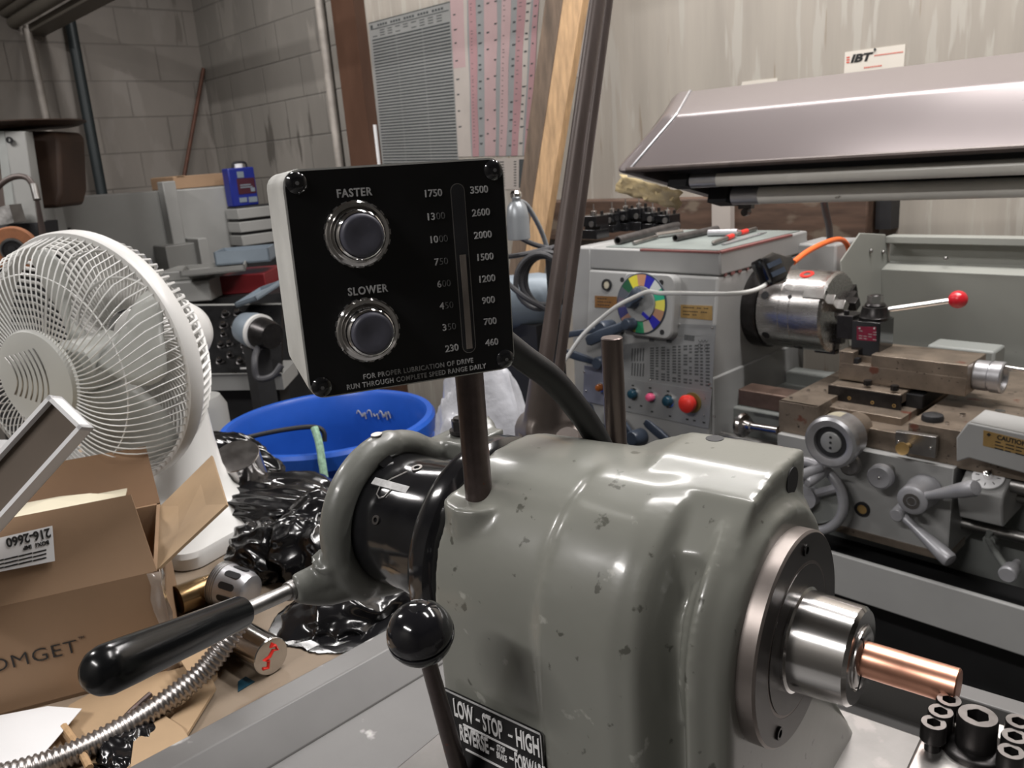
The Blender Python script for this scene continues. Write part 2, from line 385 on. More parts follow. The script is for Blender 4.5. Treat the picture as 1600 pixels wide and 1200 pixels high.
# ------------------------------------------------------------------ the small lathe in front
base = L(-.14, 0, 0); base.z = 0
fg = thing('toolroom_lathe', 'grey-green bench lathe in front, with a black speed control box on its post', 'lathe', base)
# casting ---------------------------------------------------------
Rtop = [(-.225, .0835), (-.19, .0845), (-.15, .0860), (-.12, .0860), (-.085, .0868), (-.063, .0862), (-.053, .081), (-.044, .070)]
Rfr = [(-.225, .086), (-.19, .088), (-.146, .0868), (-.1425, .0908), (-.10, .0895), (-.087, .0860), (-.0710, .0550), (-.0590, .0790), (-.047, .071), (-.042, .064)]
def casting_rings():
    rings = []
    us = [-.225 + .183 * i / 70 for i in range(71)]
    for u in us:
        pts = []
        rt, rf = lerpt(Rtop, u), lerpt(Rfr, u)
        def rad(th):
            k = 1 - sst(math.radians(50), math.radians(92), th)
            return rt + (rf - rt) * k
        zb = -.236
        for i in range(26):
            w = zb - zb * i / 26
            k = sst(-.20, -.06, w)
            r0 = rad(0); rr = r0 * k + (.088 if u < -.08 else .078) * (1 - k)
            pts.append(L(u, -rr - .018 * sst(.10, .23, -w), w))
        for i in range(49):
            th = PI * i / 48; r = rad(th)
            # squarer shoulder: superellipse
            c, s_ = math.cos(th), math.sin(th); e = 2.15
            k = 1 / ((abs(c) ** e + abs(s_) ** e) ** (1 / e))
            pts.append(L(u, -c * k * r, s_ * k * r))
        for i in range(1, 26):
            w = zb * i / 25
            pts.append(L(u, rad(PI) + .10 * sst(.04, .22, -w), w))
        rings.append(pts)
    return rings
cm = MB(); cm.loft(casting_rings())
cm.cyl(L(-.2085, -.0545, -.236), L(-.2085, -.0545, .067), .0215, n=28)
cm.lbox((-.222, -.058, -.05), (-.19, .0, .064))
lugp = ((.052, .0), (.052, .0905), (.010, .0905), (-.020, .0845), (-.046, .0600), (-.046, .0))
cm.loft([[L(u, v, w - dw if w > 0 else w) for v, w in lugp] for u, dw in ((-.150, .012), (-.118, .0), (-.049, .0))])
cm.cyl(L(-.07, 0, 0), L(-.0455, 0, 0), .069, n=48)
cm.lbox((-.225, -.10, -.236), (-.045, .12, -.20))
cast = cm.build('headstock_casting', M['cast'], fg, remesh=.0022, smit=9)
# bolt holes in the rear lug
hm = MB(); hm.cyl(L(-.101, .043, .088), L(-.101, .043, .0908), .0054, n=20)
hm.build('bolt_hole', M['matteblk'], fg)
hm = MB(); hm.cyl(L(-.056, .031, .0775), L(-.0484, .031, .0775), .0082, n=24); hm.build('bolt_hole', M['matteblk'], fg)
# flange, spindle nose, collet
fl = MB(); fl.lathe(L(-.0475, 0, 0), U, [(0, .055), (0, .0585), (.001, .0597), (.0140, .0597), (.0152, .0585), (.0152, .0418)], 72)
flange = fl.build('spindle_flange', M['oldsteel'], fg)
MB().lathe(L(-.0326, 0, 0), U, [(0, .0585), (.0004, .0582), (.0004, .043), (-.0006, .0425), (-.0006, .041)], 72).build('flange_face', M['face'], flange)
MB().lathe(L(-.0334, 0, 0), U, [(0, .0415), (.0016, .0412), (.0016, .0265)], 64).build('inner_ring', M['face'], flange)
for a in (98, 203, 303):
    a = math.radians(a); c = L(-.0322, -math.cos(a) * .0505, math.sin(a) * .0505)
    sb = MB(); sb.ring(c, U, .0022, .0036, .0012, 20); sb.cyl(c, c + U * .0003, .0023, n=6)
    sb.build('cap_screw', M['socket'], flange)
ns = MB(); ns.lathe(L(-.034, 0, 0), U, [(0, .0290), (.004, .0290), (.005, .0275), (.0325, .0262), (.0345, .0245), (.0345, .0175), (.0330, .0170)], 64)
nose = ns.build('spindle_nose', M['nose'], fg)
co = MB(); co.lathe(L(-.006, 0, 0), U, [(.0, .0172), (.0075, .0165), (.0085, .0150), (.0085, .0096), (.006, .0093)], 48)
collet = co.build('collet', M['steel'], nose)
for a in (70, 190, 310):
    a = math.radians(a); d = -V * math.cos(a) + W * math.sin(a); q = U.cross(d)
    MB().boxf(L(.0022, 0, 0), U, d, q, (0, .0094, -.0006), (.0006, .0168, .0006)).build('collet_slot', M['matteblk'], collet)
rod = MB(); rod.lathe(L(-.02, 0, 0), U, [(0, .0092), (.0415, .0092), (.0418, .0091), (.0655, .0091), (.0662, .0083), (.0665, .003), (.0665, 0)], 48)
tag(rod.build('copper_bar', M['copper']), 'turned copper bar gripped in the collet of the front lathe', 'bar')
# black drive wheel and collet closer drum
wh = MB(); wh.lathe(L(-.262, 0, 0), U, [(0, .045), (0, .068), (.003, .075), (.010, .079), (.020, .079), (.027, .074), (.030, .066), (.030, .045)], 72)
MB2 = wh.build('drive_wheel', M['black'], fg)
th_ = MB()
prof = []
for k in range(120):
    a = 2 * PI * k / 120; r = .057 if (k // 2) % 2 else .0595
    prof.append((a, r))
th_.loft([[L(x, -math.cos(a) * r, math.sin(a) * r) for a, r in prof] for x in (-.271, -.264)])
th_.build('index_ring', M['matteblk'], fg)
dr = MB(); dr.lathe(L(-.385, 0, 0), U, [(0, .030), (.0, .043), (.008, .045), (.016, .045), (.018, .047), (.028, .047), (.031, .044), (.038, .044), (.041, .0505), (.075, .0510), (.080, .0515), (.105, .0545), (.112, .0545), (.114, .045)], 72)
drum_ = dr.build('collet_closer_drum', M['black'], fg)
def ondrum(a, x, r): return L(x, -math.cos(a) * r, math.sin(a) * r)
a0 = math.radians(56)
lab = MB()
lab.loft([[ondrum(a0 + da, -.336 + x, .0522) for da in (-.055, .055)] + [ondrum(a0 + da, -.336 + x, .050) for da in (.055, -.055)] for x in (0, .012, .024, .036)])
lab.build('index_label', M['letter'], drum_)
for (da, x, r) in ((-.52, -.318, .0034), (.42, -.310, .0042)):
    c = ondrum(a0 + da, x, .0508); d = ondrum(a0 + da, x, 1) - ondrum(a0 + da, x, 0)
    MB().ring(c, d, r * .55, r, .0012, 18).build('set_screw', M['sockettop'], drum_)
gr = MB(); gr.tube([ondrum(a0 + t, -.326 + s_, .0513) for t, s_ in ((.30, .012), (.1, .004), (-.06, -.001), (-.18, .0), (-.22, .004), (-.18, .008), (.0, .012))], .0007, 6)
gr.build('index_groove', M['graysteel'], drum_)
# closer yoke: ring round the drum, prongs to a pivot bolt at the rear and to the handle at the front
yk = MB(); uy = -.352
R0 = .0575
arc = []
for k in range(0, 30):
    a = math.radians(-52 + 182 * k / 29)
    arc.append(L(uy, -math.cos(a) * R0, math.sin(a) * R0))
arc = arc + [L(uy + .004, .050, .037), L(uy + .007, .064, .038), L(uy + .010, .085, .044), L(uy + .014, .105, .042)]
rr = [.0125] * 6 + [.0118] * 18 + [.0105] * 6 + [.0095, .009, .0098, .0105]
yk.tube(smooth(arc, 3), [rr[min(len(rr) - 1, i // 3)] for i in range(len(smooth(arc, 3)))], 14)
hj = L(-.372, -.084, -.029)
lowp = [hj, L(-.366, -.066, -.036), L(-.356, -.044, -.040), L(-.350, -.022, -.049), L(-.346, .004, -.056)]
yk.tube(smooth(lowp, 4), [.0105, .0112, .012, .0125, .013, .0135, .0132, .0125, .012, .0115, .011, .0105, .0102, .0098, .0095, .009, .009], 14)
gpt = L(-.362, -.052, -.012)
yk.tube([L(-.358, -.064, -.010), L(-.362, -.060, -.026), hj], [.0125, .013, .0105], 14)
yk.lbox((uy - .008, .052, .030), (uy + .035, .100, .046))
yoke = yk.build('closer_yoke', M['cast2'], fg, remesh=.0021, smit=7)
bo = MB(); pb = L(-.340, .072, .048)
bo.cyl(pb, pb + W * .003, .0095, n=24); bo.cyl(pb + W * .003, pb + W * .011, .0078, n=6); bo.cyl(pb + W * .011, pb + W * .013, .0055, n=20)
bo.build('pivot_bolt', M['socket'], yoke)
MB().cyl(L(uy + .012, -.012, .052), L(uy + .004, -.010, .045), .006, n=16).build('roller_pin', M['black'], yoke)
MB().cyl(ondrum(math.radians(84), uy, .0688), ondrum(math.radians(84), uy, .0700), .0042, n=20).build('plug', M['graysteel'], yoke)
# the handle: steel shank and long black grip
g0, g1 = L(-.3635, -.136, -.020), L(-.319, -.2470, .0150); gd = (g1 - g0).normalized()
sh = MB(); sh.lathe(hj - gd * .01, g0 - hj, [(0, .0075), (.012, .0075), (.016, .0068), (.016, .0055), ((g0 - hj).length + .02, .0055)], 24)
sh.build('handle_shank', M['graysteel'], yoke)
gl = (g1 - g0).length
gp = MB(); gp.lathe(g0 - gd * .002, gd, [(0, .006), (0, .0108), (.002, .0114), (gl * .5, .0126), (gl * .8, .0138), (gl - .006, .0140), (gl, .0125), (gl + .004, .0098), (gl + .0065, .0055), (gl + .007, 0)], 40)
gp.build('handle_grip', M['grip'], yoke)
# speed lever with ball knob
kc = D(657, 990, .42); s1 = LF(716, 1200, 'v', -.105)
sd = (s1 - kc).normalized()
lv = MB(); lv.cyl(kc + sd * .012, s1 + sd * .05, .0042, .0062, 20)
lever = lv.build('speed_lever', M['rodsteel'], fg)
kb = MB(); kb.lathe(kc, sd, [(-.0168, 0), (-.0165, .003), (-.0154, .0070), (-.0128, .0116), (-.0085, .0150), (-.0040, .0168), (-.0022, .0171), (-.0018, .0170), (-.0016, .0156), (-.0006, .0156), (-.0004, .0173), (.0018, .0173), (.0021, .0158), (.0032, .0161), (.0065, .0155), (.0105, .0132), (.0135, .0100), (.0152, .0060), (.0154, 0)], 48)
kb.build('ball_knob', M['knob'], lever, sharp=25)
# name plate
pl_ = MB(); vp = -.0915
po = L(-.1805, vp, -.0835)
pl_.prism(rrect(po, U, W, .0385, .036, .003), -V * .0012)
plate = pl_.build('direction_plate', M['panelblk'], fg)
tx = MB(); q = po - V * .0013
for (s_, x, z, sz, xs) in (('LOW', -.0212, .0252, .0170, .40), ('STOP', .0020, .0246, .0170, .38), ('HIGH', .0283, .0250, .0170, .42), ('REVERSE', -.0145, .0085, .0155, .40), ('STOP', .0072, .0115, .0058, .46), ('BRAKE', .0072, .0060, .0058, .46), ('FORWARD', .0292, .0082, .0155, .31)):
    tx.text(s_, q + U * x + W * z, U, W, sz, xs, .02)
for (x, z) in ((-.0095, .0245), (.0155, .0245), (.0000, .0085), (.0148, .0085)): tx.boxf(q + U * x + W * z, U, W, -V, (-.0016, -.0006, 0), (.0016, .0006, .0005))
for z in (.0160, -.002): tx.boxf(q + W * z, U, W, -V, (-.0225, -.0006, 0), (.0200, .0006, .0005))
tx.build('plate_lettering', M['whiteink'], plate)
bd = MB()
for (a, b_, c_, d_) in ((-.0385, .0350, .0385, .036), (.0378, -.036, .0385, .036)): bd.boxf(po - V * .0012, U, W, -V, (a, b_, 0), (c_, d_, .0005))
bd.build('plate_edge', M['letter'], plate)
# posts
pb0 = L(-.2085, -.0545, .066); BC = Vec((-.339, .251, 1.394))
bn = Vec((-.929, .369, 0)).normalized(); ba = Vec((.369, .929, -.017)).normalized(); bu = -(bn.cross(ba)); bu = bu if bu.z > 0 else -bu
pt = Vec((pb0.x + .004, pb0.y - .002, BC.z - .052))
MB().cyl(pb0 - W * .01, pt, .0083, n=32).build('control_post', M['rodsteel'], fg)
rp0 = LF(963, 694, 'v', .075); rp1 = rp0 + W * .078
rp = MB(); rp.lathe(rp0 - W * .03, W, [(0, .0075), (.108 - .0006, .0075), (.108, .0068), (.108, 0)], 28)
rp.build('steel_post', M['post'], fg)
MB().cyl(rp0 - W * .14, rp0 - W * .028, .02, n=24).build('post_boss', M['cast2'], fg)
# the speed control box
HB = .0557; DB = .088
def BX(x, z, y=0): return BC + ba * x + bu * z + bn * y
bs = MB()
bs.loft([rrect(BX(0, 0, y), ba, bu, HB - e, HB - e, .008 if e < .004 else .006) for y, e in ((.0, .0), (.006, .0), (DB - .010, .0015), (DB - .003, .0035), (DB, .0075))])
box = bs.build('speed_control_box', M['boxside'], fg, sharp=50)
fp = MB(); fp.loft([rrect(BX(0, 0, y), ba, bu, HB - .0009, HB - .0009, .0075) for y in (-.0012, .0)])
fp.build('face_plate', M['panelblk'], box)
def T(mb, s_, x, z, sz, xs=.8, off=.03, sp=1.0): mb.text(s_, BX(x, z, -.0013), ba, bu, sz, xs, off, sp=sp)
def TB(items, mat):
    mb = MB()
    for it in items: T(mb, *it)
    mb.build('panel_lettering', M[mat], box)
TB([('FASTER', -.0228, .0432, .0054, .86, .02, 1.15)], 'letter'); TB([('SLOWER', -.0212, -.0042, .0054, .86, .02, 1.15)], 'letter')
TB([(s_, .0412 + .0002 * i, .0402 - .0114 * i, .0050, .98, .012) for i, s_ in enumerate(('3500', '2600', '2000', '1500', '1200', '900', '700', '460'))], 'letter')
W8 = ('1750', '1300', '1000', '750', '600', '450', '350', '230')
for i, s_ in enumerate(W8):
    if i in (0, 7): TB([(s_, .0165 + .0005 * i, .0402 - .0114 * i, .0050, .98, .012)], 'letter')
    else:
        n1 = 2 if len(s_) == 4 else 1; wd = .0026
        x0 = .0165 + .0005 * i
        TB([(s_[:n1], x0 - wd * (len(s_) - n1) / 2, .0402 - .0114 * i, .0050, .98, .008)], 'letter')
        TB([(s_[n1:], x0 + wd * n1 / 2, .0402 - .0114 * i, .0050, .98, -.012)], 'letter2')
TB([('FOR PROPER LUBRICATION OF DRIVE', .0015, -.0478, .0036, .88, .008, 1.12)], 'letter'); TB([('RUN THROUGH COMPLETE SPEED RANGE DAILY', .0005, -.0519, .0036, .86, .008, 1.12)], 'letter')
for (x, z) in ((-.0495, .0495), (.0495, .0495), (.0495, -.0495), (-.0495, -.0495)):
    sc = MB(); sc.lathe(BX(x, z, -.001), -bn, [(0, .0052), (.0012, .0050), (.0026, .0036), (.0032, .0018), (.0032, 0)], 24)
    so = sc.build('cover_screw', M['black'], box)
    MB().cyl(BX(x, z, -.0042), BX(x, z, -.0044), .0010, n=6).build('hex_socket', M['letter2'], so)
for z in (.0237, -.0236):
    b0 = BX(-.0238, z, -.0012)
    bz = MB(); bz.lathe(b0, -bn, [(0, .0158), (.0035, .0160), (.0045, .0152), (.0048, .0138), (.0040, .0128), (.0100, .0122), (.0112, .0116), (.0118, .0108), (.0112, .0103)], 56)
    bezel = bz.build('push_button', M['chrome'], box)
    nt_ = MB()
    for k in range(20):
        a = 2 * PI * k / 20; d = ba * math.cos(a) + bu * math.sin(a); t = bn.cross(d)
        nt_.boxf(b0 - bn * .0012 + d * .0158, d, t, -bn, (-.001, -.0013, 0), (.0004, .0013, .0026))
    nt_.build('bezel_notches', M['graysteel'], bezel)
    cp = MB(); cp.lathe(b0, -bn, [(.006, .0103), (.0132, .0103), (.0143, .0096), (.0146, .0085), (.0139, .0050), (.0136, 0)], 48)
    cp.build('button_cap', M['button'], bezel, sharp=60)
# speed slot with indicator
def slot(y, hx, z0, z1, n=10):
    out = []
    for k in range(n + 1):
        a = PI * k / n; out.append(BX(.0296 + hx * math.cos(a), z1 - hx + hx * math.sin(a), y))
    for k in range(n + 1):
        a = PI + PI * k / n; out.append(BX(.0296 + hx * math.cos(a), z0 + hx + hx * math.sin(a), y))
    return out
sl = MB(); sl.prism(slot(-.0015, .0038, -.0435, .0443), bn * .0008); so = sl.build('speed_slot', M['graysteel'], box)
MB().prism(slot(-.00165, .0034, -.0431, .0439), bn * .0006).build('slot_window', M['matteblk'], so)
ind = MB(); ind.boxf(BX(.0300, 0, -.0018), ba, bu, -bn, (-.0020, -.041, 0), (.0012, .0085, .0006)); ind.build('speed_indicator', pm('silver_brown_indicator', (.20, .175, .155), .4, .3, .35, 60, stretch=(1, 1, .3)), so)
# conduit from the box down behind the casting
c0 = BX(.045, -.030, .045)
cpts = [c0, D(815, 557, .515), D(860, 590, .53), D(897, 632, .545), D(925, 672, .56), D(948, 720, .575), D(960, 780, .59)]
cd_ = MB(); cd_.tube(smooth(cpts, 6), .0085, 14); cd_.build('conduit', M['rubber'], fg)
# bed, pan, tool post
bd = MB(); bd.lbox((-.30, -.085, -.235), (.62, .165, -.160)); bd.build('bed', M['bedtop'], fg, bevel=.002)
pn = MB()
xl = -.615; yb = .72
pn.box((xl, -.22, .925), (.62, yb, .945))
pn.prism([Vec((xl, -.22, .925)), Vec((xl, -.22, .945)), Vec((xl - .032, -.22, .972)), Vec((xl - .062, -.22, .972)), Vec((xl - .062, -.22, .966)), Vec((xl - .034, -.22, .966))], (0, yb + .22, 0))
pb_ = [L(-.60, .287, 0), L(.62, .287, 0)]
pn.prism([L(-.47, .285, -.245), L(-.47, .285, -.200), L(-.47, .305, -.200), L(-.47, .305, -.245)], U * 1.1)
pn.build('chip_pan', M['pan'], fg, bevel=.0015)
MB().lbox((-.40, -.20, -1.185), (.60, .27, -.26)).build('cabinet_base', M['lathedk'], fg)
tp = MB(); tp.lbox((.0355, -.15, -.055), (.16, .006, -.0165))
tpo = tp.build('tool_post', M['tpblock'], fg, bevel=.0015)
MB().lbox((.055, -.13, -.16), (.14, -.01, -.055)).build('top_slide', M['tpblock'], tpo)
def shcs(top, r, h, shank, parent):
    rh = r * .58; N_ = 36
    def circ(rad, z): return [top + W * z + (U * math.cos(2 * PI * k / N_) + V * math.sin(2 * PI * k / N_)) * rad for k in range(N_)]
    def hexr(z):
        out = []
        for k in range(N_):
            t = 2 * PI * k / N_; m_ = (t + .3) % (PI / 3) - PI / 6
            out.append(top + W * z + (U * math.cos(t) + V * math.sin(t)) * (rh * math.cos(PI / 6) / math.cos(m_)))
        return out
    a = MB(); a.loft([circ(r * .93, -h), circ(r, -h + .0005), circ(r, -.0009), circ(r * .94, 0)], cap=False); a.loft([circ(r * .94, -.0001), hexr(-.0001), hexr(-r * .85)], cap=False)
    a.add(hexr(-r * .85), [tuple(range(N_))]); a.add(circ(r * .93, -h), [tuple(range(N_))])
    a.cyl(top - W * (h + shank), top - W * h, r * .6, n=20)
    o = a.build('cap_screw', M['socket'], parent)
    a = MB(); a.loft([circ(r * .93, .0001), hexr(.0001)], cap=False); a.build('screw_rim', M['sockettop'], o)
    return o
for (px, py, r, w, h) in ((1483, 1093, .0056, .000, .010), (1470, 1111, .0056, -.001, .010), (1459, 1129, .0056, -.002, .010), (1592, 1127, .0056, -.002, .010), (1586, 1150, .0056, -.003, .010), (1580, 1174, .0056, -.004, .010)):
    t = LF(px, py, 'w', w); shcs(t, r, h * .92, .006, tpo)
t = LF(1528, 1118, 'w', .002); shcs(t, .0086, .016, .004, tpo)
wz = t.copy(); wz = wz - W * .0185
MB().lathe(wz, W, [(-.0005, .014), (.0005, .0140), (.0022, .0138), (.003, .0125), (.003, .007)], 40).build('washer', M['socket'], tpo)

# ------------------------------------------------------------------ the big engine lathe behind
X3, Y3, Z3 = Vec((1, 0, 0)), Vec((0, 1, 0)), Vec((0, 0, 1))
HX0, HX1, HT, HY, HB2 = -1.555, -1.131, 1.177, 1.80, 2.25
def hy(z): return HY - .046 * min(1, (HT - z) / .332)          # the front face leans back a little
FN = Vec((0, -1, .1385)).normalized()                           # its normal
FU = Vec((0, .1385, 1)).normalized()
def HP(px, py, out=0):                                            # a point on the leaning front face
    r = ray(px, py); p0 = Vec((0, HY, HT)); t = (p0 - CAM).dot(FN) / r.dot(FN)
    return CAM + r * t + FN * out
el = thing('engine_lathe', 'large grey engine lathe behind the front one, with chuck, colour dial and red push button', 'lathe', (-.6, 2.0, 0))
hs = MB(); zlow = .40
hs.prism([Vec((HX0, hy(HT - .062), HT - .062)), Vec((HX0, hy(.845), .845)), Vec((HX0, hy(.845) - .03, .60)), Vec((HX0, hy(.845) - .03, zlow)), Vec((HX0, HB2, zlow)), Vec((HX0, HB2, HT - .062))], X3 * (HX1 - HX0))
body = hs.build('headstock_body', M['lathe'], el, bevel=.006)
tc_ = MB(); tc_.box((HX0, HY - .003, HT - .060), (HX1 + .003, HB2, HT)); tc = tc_.build('headstock_cover', M['lathe'], el, bevel=.005)
mt_ = MB(); mt_.box((HX0 + .05, HY + .012, HT - .002), (HX1 - .01, HB2 - .02, HT + .0025)); mt_.build('rubber_mat', M['lathetop'], tc)
ch = MB()
ch.box((HX0 + .18, HY - .0045, HT - .004), (HX1 + .001, HY + .006, HT + .001)); ch.box((HX1 - .012, HY, HT - .004), (HX1 + .0045, HY + .36, HT + .001))
for i in range(9):
    y = HY + .02 + .035 * i + random.uniform(-.01, .01); ch.box((HX1, y, HT - .064), (HX1 + .0040, y + random.uniform(.006, .026), HT - .064 + random.uniform(.004, .010)))
ch.build('chipped_edge', M['redprimer'], tc)
ec = MB(); ec.prism([Vec((-1.64, HY - .02, .30)), Vec((-1.64, HY + .004, HT - .05)), Vec((-1.625, HY + .006, HT - .012)), Vec((-1.60, HY + .006, HT + .002)), Vec((HX0, HY + .006, HT + .002)), Vec((HX0, HY - .035, .30))], (0, HB2 - HY, 0))
ec.build('end_cover', M['lathe'], el, bevel=.008)
MB().box((-1.66, 1.78, 0), (-1.10, 2.25, .42)).build('pedestal', M['lathedk'], el, bevel=.01)
# colour dial with two blue levers
dc = HP(1016, 476); s0 = HP(984, 434); s1 = HP(1058, 437); s2 = HP(1052, 525)
hw = (s1 - s0).length / 2; hh = (s1 - s2).length / 2
dp = MB(); dp.loft([rrect(dc + X3 * .012 + FN * t, X3, FU, hw + .006 - e, hh + .010 - e, .022) for t, e in ((0, 0), (.026, 0), (.030, .003))])
dial = dp.build('dial_housing', M['lathe'], el)
for (px, py) in ((983, 437), (1044, 441), (983, 518), (1045, 518)):
    c = HP(px, py, .0305); MB().cyl(c, c + FN * .0008, .007, n=20).build('screw_hole', M['matteblk'], dial)
dcol = [(.09, .10, .12), (.02, .10, .05), (.72, .64, .06), (.55, .28, .16), (.03, .03, .42), (.62, .66, .64), (.03, .38, .22), (.66, .60, .10), (.34, .19, .12), (.02, .02, .30), (.36, .32, .28), (.03, .26, .12), (.44, .36, .08), (.30, .17, .13), (.04, .04, .14), (.12, .10, .13)]
mats = [pm('dial_colour', c, .4, 0, .05, 20) for c in dcol]
dd = HP(1013, 474, .031) ; RD = .078
dm = MB(); n_ = len(dcol)
for k in range(n_):
    dm.cur = k
    a0 = math.radians(170) - 2 * PI * k / n_; a1 = a0 - 2 * PI / n_
    r0, r1 = .048, RD
    vs = []
    for i in range(5):
        a = a0 + (a1 - a0) * i / 4; vs += [dd + (X3 * math.cos(a) + FU * math.sin(a)) * r0 + FN * .003, dd + (X3 * math.cos(a) + FU * math.sin(a)) * r1 + FN * .003]
    dm.add(vs, [(2 * i, 2 * i + 1, 2 * i + 3, 2 * i + 2) for i in range(4)])
cdl = dm.build('colour_dial', mats, dial, recalc=False)
MB().lathe(dd, FN, [(0, RD + .004), (.002, RD + .003), (.002, 0)], 48).build('dial_disc', M['slate'], dial)
MB().lathe(dd, FN, [(.002, .047), (.006, .046), (.006, 0)], 40).build('dial_centre', M['chart'], dial)
MB().boxf(dd + FN * .006 + X3 * .02 - FU * .03, (X3 * .8 - FU * .5).normalized(), (FU * .8 + X3 * .5).normalized(), FN, (-.013, -.005, 0), (.013, .005, .0008)).build('dial_window', mats[9], dial)
def blade_lever(hub, tip, r, parent, name='selector_lever', hubr=.022, mat='slate', depth=.035):
    a = MB(); a.lathe(hub - FN * 0, FN, [(0, hubr), (depth, hubr * .92), (depth + .006, hubr * .75), (depth + .006, 0)], 24)
    o = a.build(name, M[mat], parent)
    h = hub + FN * depth * .8; d = (tip - h).normalized(); s_ = d.cross(FN).normalized(); l = (tip - h).length
    b = MB(); b.loft([rrect(h + d * l * t, s_, FN, r * k, r * .55 * k2, r * .3 * k2, 3) for t, k, k2 in ((-.05, .75, .8), (.25, .8, .9), (.6, 1.0, .9), (.92, .95, .6), (1.0, .6, .35))])
    b.build('lever_blade', M[mat], o); return o
blade_lever(dd + FN * .006 - X3 * .020 + FU * .004, HP(1022, 454, .06), .019, dial, hubr=.018, depth=.022)
blade_lever(HP(1000, 505, .03), HP(942, 531, .07), .0165, el, hubr=.018, depth=.03)
# other levers on the front
blade_lever(HP(955, 512, 0), HP(899, 523, .06), .009, el, hubr=.023, depth=.045)
blade_lever(HP(948, 566, 0), HP(899, 548, .05), .012, el, hubr=.021, depth=.04)
blade_lever(HP(940, 672, 0), HP(934, 628, .04), .012, el, hubr=.020, depth=.03)
blade_lever(HP(1002, 682, 0), HP(978, 645, .045), .012, el, hubr=.024, depth=.04)
blade_lever(HP(1068, 700, 0), HP(1025, 655, .05), .012, el, hubr=.018, depth=.03)
# sight glass, labels, chart and control plates
c = HP(949, 445); a = MB(); a.ring(c, FN, .011, .0165, .006, 28); sg = a.build('sight_glass', M['matteblk'], el); MB().lathe(c, FN, [(0, .011), (.003, .011), (.004, .006), (.004, 0)], 20).build('glass_lens', M['cream'], sg)
def plate(name, pts, mat, parent, t=.002):
    qs = [HP(*p) for p in pts]; return MB().prism(qs, FN * t).build(name, M[mat], parent)
o = plate('brass_label', [(930, 462), (964, 463.5), (964, 482), (930, 480)], 'brassdk', el)
o2 = plate('brass_label', [(1064, 476), (1113, 478), (1113, 500.5), (1064, 496)], 'brass', el)
for (o_, pts) in ((o, [(934, 466, 15), (934, 471, 22), (934, 476, 20)]), (o2, [(1068, 480, 40), (1068, 486, 38), (1068, 491, 22)])):
    tm = MB()
    for (px, py, w) in pts:
        a, b = HP(px, py, .002), HP(px + w, py + w * .055, .002); d = (b - a)
        n = max(3, int(w / 3.4))
        for i in range(n):
            if random.random() < .85: tm.boxf(a + d * (i / n), X3, FU, FN, (0, -.0011, 0), (d.length / n * .78, .0011, .0004))
    tm.build('label_print', M['blackink'], o_)
cp = plate('threading_chart', [(973, 538), (1118, 523), (1113, 612), (973, 590)], 'chart', el)
plate('thread_plate', [(1060, 505), (1119, 508), (1118, 524), (1060, 526)], 'chart', el, .0018)
gm = MB()
for r_ in range(13):
    for k in range(11):
        u0 = .30 + k * .060; x0, x1 = u0, u0 + (.030 if k % 2 else .042)
        v = .17 + r_ * .061
        if v > .93: continue
        a = HP(973 + 145 * x0, 538 - 15 * x0 + 52 * v + (89 - 52) * v * x0, .002); b = HP(973 + 145 * x1, 538 - 15 * x1 + 52 * v + 37 * v * x1, .002)
        if random.random() < .93: gm.boxf(a, (b - a).normalized(), FU, FN, (0, -.0026, 0), ((b - a).length, .0022, .0003))
for k in range(5):
    for r_ in range(2):
        x0 = .1 + .03 * k; v = .3 + .4 * r_
        a = HP(973 + 145 * x0, 538 - 15 * x0 + 52 * v + 37 * v * x0, .002); gm.boxf(a, X3, FU, FN, (0, -.02, 0), (.0045, .016, .0003))
for (px, py, w, h) in ((1070, 527, 16, 9), (1015, 531, 9, 5), (1042, 533, 9, 5)):
    a = HP(px, py, .002); gm.boxf(a, X3, FU, FN, (0, -h * .0008, 0), (w * .0019, h * .0008, .0004))
gm.build('chart_print', pm('dark_grey_print', (.075, .078, .08), .6, 0, .35, 200), cp)
cw = MB()
a = HP(1092, 530, .002)
for k in range(3):
    b = HP(1092 + k * 5, 531, .0022); cw.tube([b, b + X3 * .005 - FU * .006, b + X3 * .010], .0006, 5)
for (px, py) in ((1094, 540), (1104, 541), (1094, 546), (1104, 547)): cw.ring(HP(px, py, .0021), FN, .004, .005, .0004, 14)
cw.build('chart_symbols', M['blackink'], cp)
ctl = plate('control_plate', [(973, 590), (1113, 612), (1108, 670), (973, 641)], 'chart', el, .003)
blp = plate('blue_plate', [(914, 571), (948, 575), (948, 634), (912, 626)], 'bluepanel', el, .003)
def dome(px, py, r, mat, ringm, name, l=.014, parent=ctl, out=.003):
    c = HP(px, py, out); a = MB(); a.lathe(c, FN, [(0, r * 1.25), (l * .35, r * 1.25), (l * .4, r * .9), (l * .4, 0)], 24); b = a.build(name, M[ringm], parent)
    a = MB(); a.lathe(c, FN, [(l * .4, r), (l, r), (l * 1.35, r * .8), (l * 1.5, r * .4), (l * 1.52, 0)], 24); a.build('button_cap', M[mat], b); return b
dome(941, 605, .011, 'amber', 'chrome', 'indicator_light', parent=blp)
dome(992, 615, .0135, 'teal', 'chrome', 'push_button'); dome(1020, 620, .0115, 'pink', 'chrome', 'push_button'); dome(1047, 626, .0145, 'teal', 'chrome', 'push_button')
c = HP(1083, 629, .003); a = MB(); a.lathe(c, FN, [(0, .027), (.003, .027), (.003, .020), (.003, 0)], 32); eb = a.build('emergency_button', M['olive'], el)
a = MB(); a.lathe(c, FN, [(.003, .014), (.014, .014), (.016, .0225), (.030, .0235), (.035, .019), (.038, .009), (.0385, 0)], 36); a.build('mushroom_cap', M['redmush'], eb)
